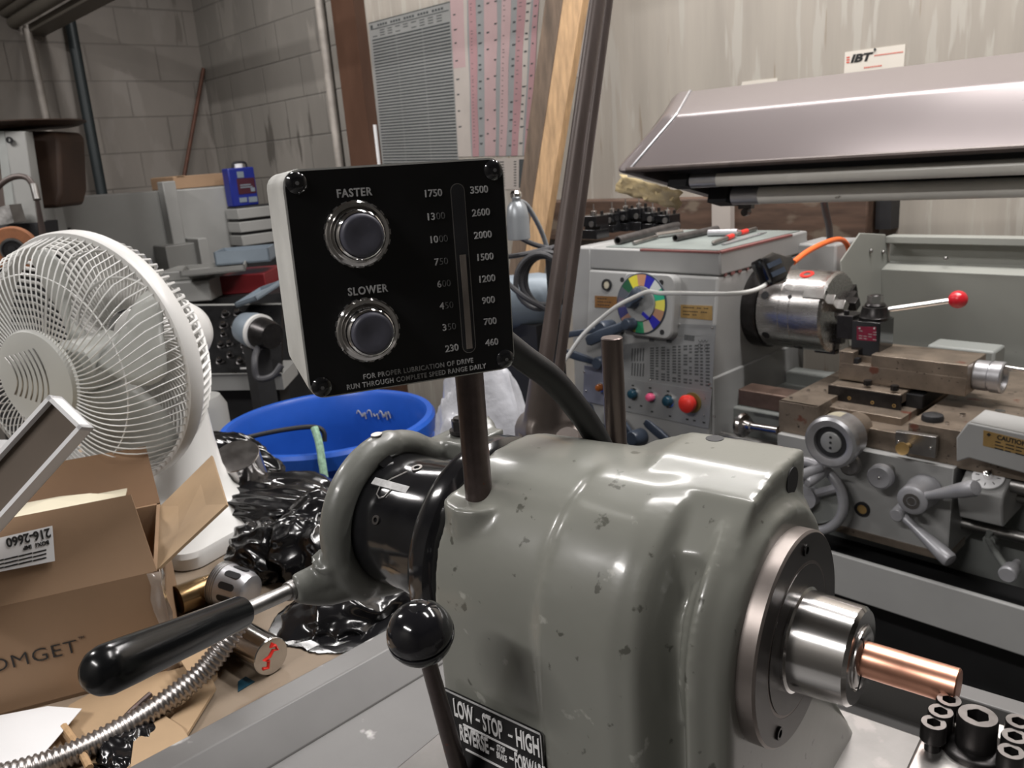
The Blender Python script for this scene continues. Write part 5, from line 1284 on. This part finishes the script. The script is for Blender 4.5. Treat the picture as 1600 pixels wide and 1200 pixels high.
a.tube([b1 + ba_ * .0004 + sd2 * x + up_ * y for x, y in ((-.012, -.008), (-.006, -.010), (-.004, -.003), (-.009, .0), (-.002, .001), (.003, .006), (.008, .004), (.006, .010), (.001, .011), (.004, .014))], .0017, 6); a.build('red_paint_mark', M['redmush'], sb)
# loose cardboard, paper, conduit, twigs of wire
def sheet(name, pts, mat, label, cat, t=.003, dz=0, group=None, tilt=None):
    q = [B(p[0], p[1], dz + (p[2] if len(p) > 2 else 0)) for p in pts]
    return tag(MB().prism(q, Z3 * t).build(name, M[mat]), label, cat, group)
sheet('cardboard_sheet', [(40, 1190), (110, 1105), (300, 1000), (350, 985), (340, 1060), (205, 1200)], 'cardlt', 'flat light cardboard sheet under the white paper and conduit', 'cardboard')
sheet('cardboard_sheet', [(262, 1132), (330, 1060), (338, 1078), (266, 1195), (190, 1215)], 'cardlt', 'torn cardboard piece right of the flexible conduit, pointing up', 'cardboard', dz=.004)
sheet('cardboard_sheet', [(255, 1120), (285, 1140), (318, 1190), (330, 1230), (200, 1240), (210, 1160)], 'cardlt', 'cardboard offcut at the bottom edge beside the grey pan lip', 'cardboard', dz=.008)
a = MB()
for k in range(4): a.prism([B(280, 1030, .01 + .006 * k), B(384 + k, 988 - 3 * k, .012 + .006 * k), B(386 + k, 998 - 3 * k, .012 + .006 * k), B(300, 1062, .010 + .006 * k)], Z3 * .0025)
tag(a.build('folded_cardboard', M['cardlt']), 'folded layered cardboard edge sticking out below the black grip', 'cardboard')
q = [B(-60, 1130, .012), B(75, 1104, .012), B(128, 1108, .014), B(84, 1160, .013), B(35, 1215, .012), B(-80, 1230, .012)]
tag(MB().prism(q, Z3 * .0006).build('paper_sheet', M['paper']), 'blank white paper sheet lying in front of the cardboard box', 'paper')
fx = [B(382, 958, .075), B(352, 1005, .055), B(318, 1048, .035), B(270, 1088, .022), B(215, 1124, .016), B(150, 1160, .013), B(90, 1186, .012), B(20, 1208, .012), B(-60, 1225, .012)]
fp_ = smooth(fx, 26); rr = [(.0112 if i % 4 in (0, 1) else .0094) for i in range(len(fp_))]
tag(MB().tube(fp_, rr, 16).build('flexible_conduit', M['flex'], sharp=180), 'ribbed galvanised flexible conduit curling over the cardboard scraps', 'conduit')
tag(MB().tube(smooth([B(235, 1085, .02), B(205, 1112, .018), B(178, 1140, .014), B(140, 1160, .012)], 5), .0032, 8).build('brown_strap', M['rodsteel']), 'twisted brown strap lying above the flexible conduit', 'strap')
tag(MB().tube([B(100, 1135, .012), B(125, 1170, .012), B(140, 1200, .012)], .0035, 8).build('wooden_stick', M['plank']), 'thin pale wooden stick poking from under the white paper', 'stick')
sheet('card_scrap', [(372, 1082), (398, 1066), (384, 1058), (372, 1066)], 'teal', 'scrap of teal card under the red-marked steel bar', 'card scrap', t=.001)
MBt = MB().tube(smooth([D(326, 710, 1.30), D(380, 735, 1.29), D(430, 765, 1.28), D(500, 800, 1.27)], 5), .0022, 8)
tag(MBt.build('wire', M['cable']), 'thin dark wire stretched over the black bags from the fan stand', 'wire')

# ------------------------------------------------------------------ blue drum and what hangs in it
dc_ = D(512, 655, 2.05); dr_ = .258; dz_ = dc_.z
dm_ = thing('blue_drum', 'open-topped blue plastic drum standing behind the bench', 'drum', Vec((dc_.x, dc_.y, 0)))
a = MB(); a.lathe(Vec((dc_.x, dc_.y, 0)), Z3, [(0, dr_ - .02), (.02, dr_ - .005), (dz_ * .33, dr_ - .004), (dz_ * .34, dr_ + .008), (dz_ * .37, dr_ + .008), (dz_ * .38, dr_ - .004), (dz_ * .66, dr_ - .004), (dz_ * .67, dr_ + .008), (dz_ * .70, dr_ + .008), (dz_ * .71, dr_ - .004), (dz_ - .10, dr_ - .006), (dz_ - .09, dr_ + .004), (dz_ - .075, dr_ + .004), (dz_ - .066, dr_ - .018), (dz_ - .045, dr_ - .018), (dz_ - .040, dr_ + .006), (dz_ - .008, dr_ + .008), (dz_, dr_ + .002), (dz_, dr_ - .012), (dz_ - .012, dr_ - .020), (dz_ - .10, dr_ - .024), (.03, dr_ - .03), (.03, 0)], 96)
a.build('drum_body', M['drum'], dm_)
def inw(t, z): return Vec((dc_.x, dc_.y, 0)) + (Vec((-FW.y * -1, 0, 0)) * 0 + Vec((FW.x, FW.y, 0)).normalized() * math.cos(t) + Vec((RT.x, RT.y, 0)).normalized() * math.sin(t)) * (dr_ - .0255) + Z3 * z
a = MB()
for k, (t0, s_) in enumerate(((.12, .05), (.19, .03), (.25, .045), (.33, .05), (.41, .04), (.47, .035), (.53, .03))):
    a.tube(smooth([inw(t0, dz_ - .060), inw(t0 + s_ * .4, dz_ - .060 + .008 * (-1) ** k), inw(t0 + s_, dz_ - .062 + .004 * (k % 3)), inw(t0 + s_ * 1.3, dz_ - .070 - .006 * (k % 2))], 4), .0018, 6)
a.build('chalk_scrawl', M['letter'], dm_)
tag(MB().tube(smooth([D(360, 690, 1.85), D(420, 676, 1.84), D(470, 668, 1.83), D(496, 668, 1.82), D(506, 676, 1.82), D(507, 690, 1.82)], 6), .0055, 10).build('black_cable', M['matteblk']), 'black cable lying over the front rim of the blue drum', 'cable')
tag(MB().tube(smooth([D(491, 668, 1.80), D(498, 690, 1.79), D(503, 720, 1.78), D(509, 760, 1.77)], 6), .0085, 10).build('green_cord', M['greencord']), 'green and white braided cord hanging down outside the blue drum', 'cord')
bag(Vec((D(745, 640, 1.72).x, D(745, 640, 1.72).y, .56)), .14, .12, .50, 21, 'clear plastic sack standing behind the speed box post', 0, 'clearbag', 'clear_bag', None, .16)
gt = D(312, 620, 2.35); tk_ = MB(); tk_.lathe(Vec((gt.x, gt.y, 0)), Z3, [(0, .07), (gt.z - .03, .07), (gt.z, .055), (gt.z, 0)], 36)
tag(tk_.build('grey_tank', M['cablt']), 'grey upright tank between the fan and the blue drum', 'tank')

# ------------------------------------------------------------------ machines and clutter in the far left
def X_(px, py, x): return P(px, py, 'x', x)
XA = -4.2
mc = thing('grey_enclosure', 'grey sheet-metal machine enclosure with a vertical post, by the block wall', 'machine', (-4.5, 1.2, 0))
def xpanel(mb, pts, x, dep, zlow=None):
    q = [X_(p[0], p[1], x) for p in pts]
    if zlow is not None: q[2].z = q[3].z = zlow; 
    mb.prism(q, X3 * -dep)
a = MB(); q = [X_(80, 309, XA), X_(250, 298, XA)]
a.prism([Vec((XA, q[0].y, 0)), Vec((XA, q[0].y, q[0].z)), Vec((XA, q[1].y, q[1].z)), Vec((XA, q[1].y, 0))], X3 * -.3); a.build('left_panel', M['cab'], mc, bevel=.006)
q = [X_(94, 309, XA + .01)]; e = MB(); e.box((XA, X_(80, 309, XA).y, 0), (XA + .012, X_(93, 309, XA).y, X_(85, 309, XA).z)); e.build('panel_edge', M['cablt'], mc)
a = MB(); q = [X_(268, 297, XA), X_(366, 290, XA)]
a.prism([Vec((XA, q[0].y, 0)), Vec((XA, q[0].y, q[0].z)), Vec((XA, q[1].y, q[1].z)), Vec((XA, q[1].y, 0))], X3 * -.3); a.build('right_panel', M['cablt'], mc, bevel=.006)
a = MB(); p0, p1 = X_(252, 284, XA + .06), X_(268, 388, XA + .06); a.box((XA, p0.y, p1.z), (XA + .07, p0.y + .065, p0.z)); a.build('vertical_post', M['cablt'], mc, bevel=.005)
a = MB(); p0, p1 = X_(258, 385, XA + .15), X_(330, 430, XA + .15); a.box((XA, p0.y, .6), (XA + .15, p1.y, p0.z)); a.build('lower_block', M['cab'], mc, bevel=.005)
a = MB(); p0, p1 = X_(309, 373, XA + .2), X_(330, 410, XA + .2); a.box((XA, p0.y, .6), (XA + .2, p1.y, p0.z)); a.build('bracket', M['cablt'], mc, bevel=.005)
for px, py in ((98, 313), (108, 358)): c = X_(px, py, XA + .001); MB().cyl(c, c + X3 * .004, .008, n=12).build('panel_hole', M['matteblk'], mc)
# stack of grey trays, blue can on it, carton on the enclosure
ys = X_(371, 330, -4.05); ye = X_(412, 330, -4.05)
dcb = thing('drawer_stack', 'stack of shallow grey drawers under the blue can', 'drawers', (-4.2, (ys.y + ye.y) / 2, 0))
a = MB(); a.box((-4.18, ys.y + .01, 0), (-4.07, ye.y + .12, X_(390, 322, -4.05).z)); a.build('cabinet', M['dark'], dcb)
for k in range(4):
    z0 = X_(390, 341 + 21 * k, -4.05).z; a = MB(); a.box((-4.185, ys.y, z0), (-4.05, ye.y + .12, z0 + .052)); a.build('drawer', M['cablt'], dcb, bevel=.003)
cz0 = X_(390, 322, -4.05).z + .001; yc0, yc1 = X_(351, 300, -4.15).y, X_(398, 300, -4.15).y; zt4 = X_(375, 262, -4.15).z
cn = thing('blue_can', 'dark blue rectangular solvent can standing on the drawer stack', 'can', (-4.2, (yc0 + yc1) / 2, cz0))
a = MB(); a.box((-4.19, yc0 + .02, cz0), (-4.12, yc1, zt4)); a.build('can_body', M['bluecan'], cn, bevel=.006)
ym = (yc0 + .02) * .35 + yc1 * .65
MB().box((-4.121, yc0 + .06, cz0 + .06), (-4.118, yc1 - .008, cz0 + (zt4 - cz0) * .72)).build('can_label', M['maroon'], cn)
a = MB()
for (f0, f1, h0_, h1_) in ((.40, .62, .74, .90), (.45, .85, .47, .50), (.45, .80, .53, .56), (.78, .92, .36, .46), (.35, .60, .10, .22), (.66, .95, .08, .22)):
    y0 = yc0 + (yc1 - yc0) * f0; y1 = yc0 + (yc1 - yc0) * f1; hz = zt4 - cz0; a.box((-4.1185, y0, cz0 + hz * h0_), (-4.117, y1, cz0 + hz * h1_))
a.build('can_print', M['bluegrey'], cn)
MB().lathe(Vec((-4.155, yc0 + .10, zt4)), Z3, [(0, .022), (.02, .022), (.02, 0)], 20).build('can_cap', M['paper'], cn)
MB().tube(smooth([Vec((-4.155, yc1 - .10, zt4)), Vec((-4.155, yc1 - .09, zt4 + .025)), Vec((-4.155, yc1 - .03, zt4 + .025)), Vec((-4.155, yc1 - .02, zt4))], 4), .006, 8).build('can_handle', M['matteblk'], cn)
y0, y1 = X_(272, 285, -4.3).y, X_(352, 285, -4.3).y; z0 = X_(320, 293, -4.2).z
ct = thing('cardboard_carton', 'long low cardboard carton on top of the grey enclosure', 'box', (-4.4, (y0 + y1) / 2, z0))
zc_ = max(X_(268, 297, XA).z, X_(366, 290, XA).z) + .001
MB().box((-4.6, y0, zc_), (-4.3, y1, X_(310, 273, -4.3).z)).build('carton', M['card'], ct, bevel=.003)
MB().box((-4.61, (y0 + y1) / 2 - .12, X_(310, 273, -4.3).z), (-4.295, (y0 + y1) / 2 - .08, X_(310, 273, -4.3).z + .002)).build('tape', M['cardlt'], ct)
# poles and rods on the left wall, duct run up top
def wpole(name, a, b, xa, xb, r, mat, label, cat, down=True):
    p, q = X_(a[0], a[1], xa), X_(b[0], b[1], xb); d = (q - p).normalized()
    if down: q = q + d * ((q.z - .0) / -d.z)
    tag(MB().cyl(p, q, r, n=14).build(name, M[mat]), label, cat)
wpole('pipe', (42, 40), (76, 200), -5.18, -5.15, .020, 'pole', 'dirty white pipe rising to the duct at far left', 'pipe')
wpole('pipe', (108, 26), (160, 306), -5.20, -5.13, .030, 'darkpipe', 'dark green-black pipe leaning against the block wall', 'pipe')
wpole('rusty_rod', (318, 107), (286, 285), -5.22, -5.16, .012, 'rust', 'thin rusty rod leaning against the block wall', 'rod')
dz0 = X_(52, 54, -5.22)
for i, (px, py, r, lab) in enumerate(((26, 32, .032, 'lowest round pipe of the ceiling run at the top left, beside the duct'), (12, 16, .026, 'middle round pipe of the ceiling run at the top left'), (-2, 4, .030, 'topmost round pipe of the ceiling run at the top left'))):
    c = X_(px, py, -5.2); tag(MB().cyl(Vec((XL, c.y, c.z)), Vec((-1.5, c.y, c.z)), r, n=24).build('ceiling_pipe', M['ceil']), lab, 'pipe', 'pipes of the ceiling run')
c = X_(45, 46, -5.2); tag(MB().box((XL, c.y - .01, c.z - .02), (-1.5, c.y + .10, c.z + .02)).build('ceiling_duct', M['ceil'], bevel=.004), 'flat square duct along the ceiling run at the top left', 'duct')
# belt grinder at the left edge
gd = 3.1
bgn = thing('belt_grinder', 'belt grinder with brown guard and orange abrasive wheel, at the left edge', 'grinder', Vec((D(20, 380, gd).x, D(20, 380, gd).y, 0)))
rt2 = Vec((RT.x, RT.y, 0)).normalized(); fw2 = Vec((FW.x, FW.y, 0)).normalized()
def G(px, py, d=gd): return D(px, py, d)
a = MB(); a.prism([G(6, 205), G(38, 205), G(60, 352), G(24, 352)], fw2 * .06); a.build('arm', M['cab'], bgn, bevel=.004)
MB().prism([G(-6, 205), G(6, 205), G(32, 352), G(12, 352)], fw2 * .09).build('arm_side', M['lathedk'], bgn)
c = G(18, 219); MB().ring(c - fw2 * .01, -fw2, .006, .012, .008, 20).build('arm_bolt', M['matteblk'], bgn)
gq = [G(-40, 204, 3.25), G(84, 205, 3.25), G(92, 214, 3.25), G(96, 300, 3.25), G(90, 325, 3.25), G(-40, 330, 3.25)]
MB().prism(gq, fw2 * .22).build('belt_guard', M['guard'], bgn, bevel=.02)
a = MB(); a.lathe(G(20, 201, 3.3), Z3, [(0, 0), (0, .24), (.012, .27), (.016, .27), (.016, 0)], 48); a.build('top_plate', M['guard'], bgn)
wc = G(20, 390, 2.95); wn = (-fw2 * .93 + rt2 * .3 - Z3 * .05).normalized()
a = MB(); a.lathe(wc - wn * .04, wn, [(0, .078), (.035, .080), (.04, .076), (.04, .040)], 48); w = a.build('abrasive_wheel', M['grind'], bgn)
MB().lathe(wc - wn * .01, wn, [(0, .042), (.016, .041), (.018, .032), (.012, .030), (.012, .014), (.020, .013), (.020, 0)], 40).build('wheel_hub', M['matteblk'], w)
MB().ring(wc + wn * .004, wn, .034, .041, .003, 40).build('hub_ring', M['graysteel'], w)
MB().prism([G(-40, 352, 3.08), G(58, 348, 3.08), G(66, 420, 3.08), G(-40, 430, 3.08)], fw2 * .15).build('wheel_housing', M['matteblk'], bgn)
pc_ = G(10, 400, 3.1); MB().box((pc_.x - .15, pc_.y - .12, 0), (pc_.x + .12, pc_.y + .12, pc_.z - .02)).build('pedestal', M['dark'], bgn)
MB().prism([G(-20, 328, 2.98), G(14, 320, 2.98), G(22, 348, 2.98), G(-20, 356, 2.98)], fw2 * .08).build('tool_rest', M['graysteel'], bgn)
hs_ = [G(-20, 310, 2.9), G(5, 285, 2.9), G(25, 276, 2.9), G(42, 278, 2.9), G(52, 290, 2.9)]
MB().tube(smooth(hs_, 6), .010, 12).build('coolant_hose', M['rodgrey'], bgn); MB().cyl(G(52, 288, 2.9), G(58, 312, 2.9), .013, n=14).build('hose_fitting', M['graysteel'], bgn); MB().cyl(G(58, 312, 2.9), G(68, 372, 2.95), .007, .012, 12).build('hose_nozzle', M['rodgrey'], bgn)
# table with boxes and trays, red toolbox
td = 3.0
tc0 = D(340, 470, td)
tb = thing('steel_table', 'dark steel table carrying the trays and red toolbox, behind the fan', 'table', Vec((tc0.x, tc0.y, 0)))
tzz = D(330, 470, td).z
MB().boxf(Vec((tc0.x, tc0.y, 0)), rt2, fw2, Z3, (-.40, .06, tzz - .03), (.45, .55, tzz)).build('table_top', M['dark'], tb)
for (x, y) in ((-.36, .10), (.41, .10), (-.36, .50), (.41, .50)): MB().boxf(Vec((tc0.x, tc0.y, 0)), rt2, fw2, Z3, (x - .03, y - .03, 0), (x + .03, y + .03, tzz - .03)).build('leg', M['dark'], tb)
def tbox(px0, px1, pyt, pyb, d, dep, name, mat, label, cat, group=None, yaw=0, sit=None, bev=.004):
    a_, b_ = D(px0, pyb, d), D(px1, pyb, d); top = D((px0 + px1) / 2, pyt, d).z
    z0 = tzz if sit is None else sit
    r2 = (b_ - a_); r2.z = 0; ln_ = r2.length; r2.normalize(); r2 = Matrix.Rotation(yaw, 3, 'Z') @ r2; f2 = Vec((-r2.y, r2.x, 0)); f2 = f2 if f2.dot(FW) > 0 else -f2
    o = MB(); o.boxf(Vec((a_.x, a_.y, 0)), r2, f2, Z3, (0, 0, z0 + .0005), (ln_, dep, top)); return tag(o.build(name, M[mat], bevel=bev), label, cat, group), top
_, t1 = tbox(258, 331, 439, 470, 3.0, .22, 'steel_case', 'cablt', 'long light grey case lying lowest, behind the fan rim', 'case')
tbox(246, 322, 423, 438, 3.02, .20, 'steel_case', 'cab', 'long grey case stacked on the light grey case', 'case', sit=t1)
_, t2 = tbox(336, 420, 428, 474, 3.12, .25, 'toolbox', 'toolred', 'dark red toolbox on the steel table behind the trays', 'toolbox')
tq = MB(); c = D(340, 452, 3.11); tq.boxf(c, rt2, fw2, Z3, (-.012, 0, -.018), (.034, .004, .018)); tag(tq.build('sticker', M['bluegrey']), 'blue and yellow sticker on the front of the red toolbox', 'sticker')
def tray(px, py, d, w, dp, h, yaw, pitch, label, mat='bluegrey'):
    c = D(px, py, d); Rm = Matrix.Rotation(yaw, 3, 'Z') @ Matrix.Rotation(pitch, 3, 'X'); x_, y_, z_ = Rm @ rt2, Rm @ fw2, Rm @ Z3
    o = MB(); t = .006
    o.boxf(c, x_, y_, z_, (-w, -dp, 0), (w, dp, t)); o.boxf(c, x_, y_, z_, (-w, -dp, 0), (w, -dp + t, h)); o.boxf(c, x_, y_, z_, (-w, dp - t, 0), (w, dp, h)); o.boxf(c, x_, y_, z_, (-w, -dp, 0), (-w + t, dp, h)); o.boxf(c, x_, y_, z_, (w - t, -dp, 0), (w, dp, h))
    tag(o.build('metal_tray', M[mat]), label, 'tray', 'blue-grey trays behind the fan')
tray(336, 424, 3.0, .11, .09, .022, .25, .0, 'shallow grey tray left of the other trays, above the red toolbox', 'cab')
tray(386, 408, 3.15, .10, .08, .05, .1, .0, 'deep blue-grey tray on top of the red toolbox')
tray(406, 462, 2.85, .055, .07, .016, -.5, .35, 'tilted blue-grey tray leaning beside the speed control box')
# console with black panel of knobs
cd0 = 2.75
cs_ = thing('control_console', 'black control panel full of round knobs, behind the fan motor', 'console', Vec((D(372, 560, cd0).x, D(372, 560, cd0).y, 0)))
p00, p10, p11, p01 = D(296, 478, cd0 + .12), D(440, 476, cd0 + .12), D(440, 582, cd0 - .06), D(296, 584, cd0 - .06)
pnn = (p10 - p00).cross(p01 - p00).normalized(); pnn = pnn if pnn.dot(FW) < 0 else -pnn
MB().prism([p00, p10, p11, p01], -pnn * .02).build('black_panel', M['panelblk'], cs_)
e = (p01 - p00).normalized(); a = MB(); a.prism([p01, p11, p11 + e * .012 + pnn * .01, p01 + e * .012 + pnn * .01], -pnn * .05)
a.prism([p01 + e * .01, p11 + e * .01, p11 + e * .01 - Z3 * .05, p01 + e * .01 - Z3 * .05], fw2 * .2); a.build('console_frame', M['cablt'], cs_)
a = MB(); a.prism([p00 - e * .008, p10 - e * .008, p10, p00], -pnn * .03); a.build('frame_top', M['cab'], cs_)
def onp(px, py):
    r = ray(px, py); return CAM + r * ((p00 - CAM).dot(pnn) / r.dot(pnn))
for (px, py, r) in ((353, 492, .012), (372, 490, .012), (350, 509, .012), (368, 509, .013), (350, 523, .009), (346, 540, .010), (360, 556, .009), (376, 565, .011), (381, 541, .008), (384, 550, .008), (344, 565, .010), (359, 538, .009), (398, 560, .009), (395, 500, .010)):
    c = onp(px, py); k_ = MB(); k_.lathe(c, pnn, [(0, r * 1.3), (.003, r * 1.3), (.004, r), (.016, r * .9), (.017, 0)], 20); ko = k_.build('knob', M['socket'], cs_); MB().lathe(c + pnn * .017, pnn, [(0, r * .55), (.001, r * .5), (.001, 0)], 14).build('knob_cap', M['chrome'], ko)
a = MB(); c = onp(385, 576); a.boxf(c, (p10 - p00).normalized(), e, pnn, (-.02, -.004, 0), (.02, .003, .002)); a.build('name_strip', M['letter'], cs_)
cb_ = D(370, 600, cd0 + .1); MB().boxf(Vec((cb_.x, cb_.y, 0)), rt2, fw2, Z3, (-.14, -.06, 0), (.16, .06, p01.z - .03)).build('console_stand', M['dark'], cs_)
# blue-grey grinder body with pale band in front of the console
gb_ = D(396, 516, 2.6)
gz = thing('hand_grinder', 'blue-grey cylindrical hand grinder with pale band, beside the speed control box', 'grinder', gb_)
ax_ = (rt2 * .75 - fw2 * .6 - Z3 * .12).normalized()
MB().lathe(gb_ - ax_ * .06, ax_, [(0, 0), (0, .035), (.015, .048), (.06, .056), (.085, .056), (.085, 0)], 36).build('grinder_body', M['bluegrey'], gz)
MB().lathe(gb_ + ax_ * .025, ax_, [(0, .057), (.012, .057), (.013, .05)], 36).build('pale_band', M['white'], gz)
MB().lathe(gb_ + ax_ * .037, ax_, [(0, .050), (.04, .046), (.06, .040), (.06, 0)], 36).build('motor_section', M['socket'], gz)
MB().tube(smooth([gb_ + ax_ * .03 - Z3 * .03, D(398, 560, 2.5), D(402, 590, 2.5), D(425, 588, 2.5), D(440, 570, 2.5)], 6), .010, 10).build('grinder_cable', M['cable'], gz)
MB().box((gb_.x - .03, gb_.y - .03, 0), (gb_.x + .03, gb_.y + .03, gb_.z - .045)).build('stand_post', M['dark'], gz)
# gooseneck lamp, coiled cable and motor between the control box and the rods
lp0 = D(809, 345, 1.9)
lm = thing('gooseneck_lamp', 'grey bullet-shaped gooseneck lamp right of the speed control box', 'lamp', Vec((D(858, 400, 2.0).x, D(858, 400, 2.0).y, 0)))
a = MB(); a.lathe(lp0 - Z3 * .042, Z3, [(0, .025), (.001, .0265), (.05, .0265), (.075, .022), (.085, .014), (.086, .010), (.094, .010)], 36); shd = a.build('lamp_shade', M['lamp'], lm)
MB().lathe(lp0 + Z3 * .050, Z3, [(0, .009), (.004, .0135), (.012, .0135), (.018, .009), (.019, 0)], 24).build('shade_knob', M['chrome'], shd)
gn = [lp0 + Z3 * .046, D(822, 320, 1.92), D(838, 345, 1.95), D(850, 372, 1.98), D(858, 400, 2.0)]
MB().tube(smooth(gn, 8), [(.0062 if i % 2 else .0056) for i in range(33)], 12).build('gooseneck', M['lamp'], lm)
g_ = D(858, 398, 2.0); MB().cyl(Vec((g_.x, g_.y, 0)), g_, .010, n=14).build('column', M['dark'], lm)
cc = D(842, 440, 1.95); a = MB(); pts = []
for i in range(4 * 26):
    t = 2 * PI * i / 26; k = i / 26; pts.append(cc + rt2 * (.052 + .007 * math.sin(k * 2.1)) * math.cos(t) + Z3 * (.062 + .006 * math.cos(k * 1.7)) * math.sin(t) + fw2 * (.012 * k - .02) + rt2 * .006 * k)
cl_ = thing('coiled_cable', 'loose coil of black cable hanging on the gooseneck lamp column', 'cable', cc)
a.tube(pts, .0062, 8); a.build('coil', M['cable'], cl_)
MB().tube(smooth([D(785, 402, 1.95), D(815, 398, 1.95), D(858, 388, 1.98), D(870, 385, 2.0)], 5), .006, 8).build('cable_tail', M['cable'], cl_)
MB().tube(smooth([D(790, 355, 1.98), D(825, 378, 1.98), D(862, 390, 1.98)], 5), .0062, 8).build('cable_tail', M['cable'], cl_)
MB().tube(smooth([D(790, 440, 1.92), D(820, 465, 1.92), D(850, 482, 1.95)], 5), .0065, 8).build('cable_tail', M['cable'], cl_)
mt0 = D(826, 470, 2.12)
mo_ = thing('electric_motor', 'blue-grey motor on a pedestal behind the coiled cable', 'motor', Vec((mt0.x, mt0.y, 0)))
a = MB(); a.lathe(mt0 - rt2 * .09, rt2, [(0, 0), (0, .05), (.02, .068), (.12, .070), (.16, .062), (.18, .04), (.18, 0)], 36); a.build('motor_shell', M['bluegrey'], mo_)
MB().box((mt0.x - .07, mt0.y - .05, 0), (mt0.x + .07, mt0.y + .05, mt0.z - .05)).build('pedestal', M['dark'], mo_)
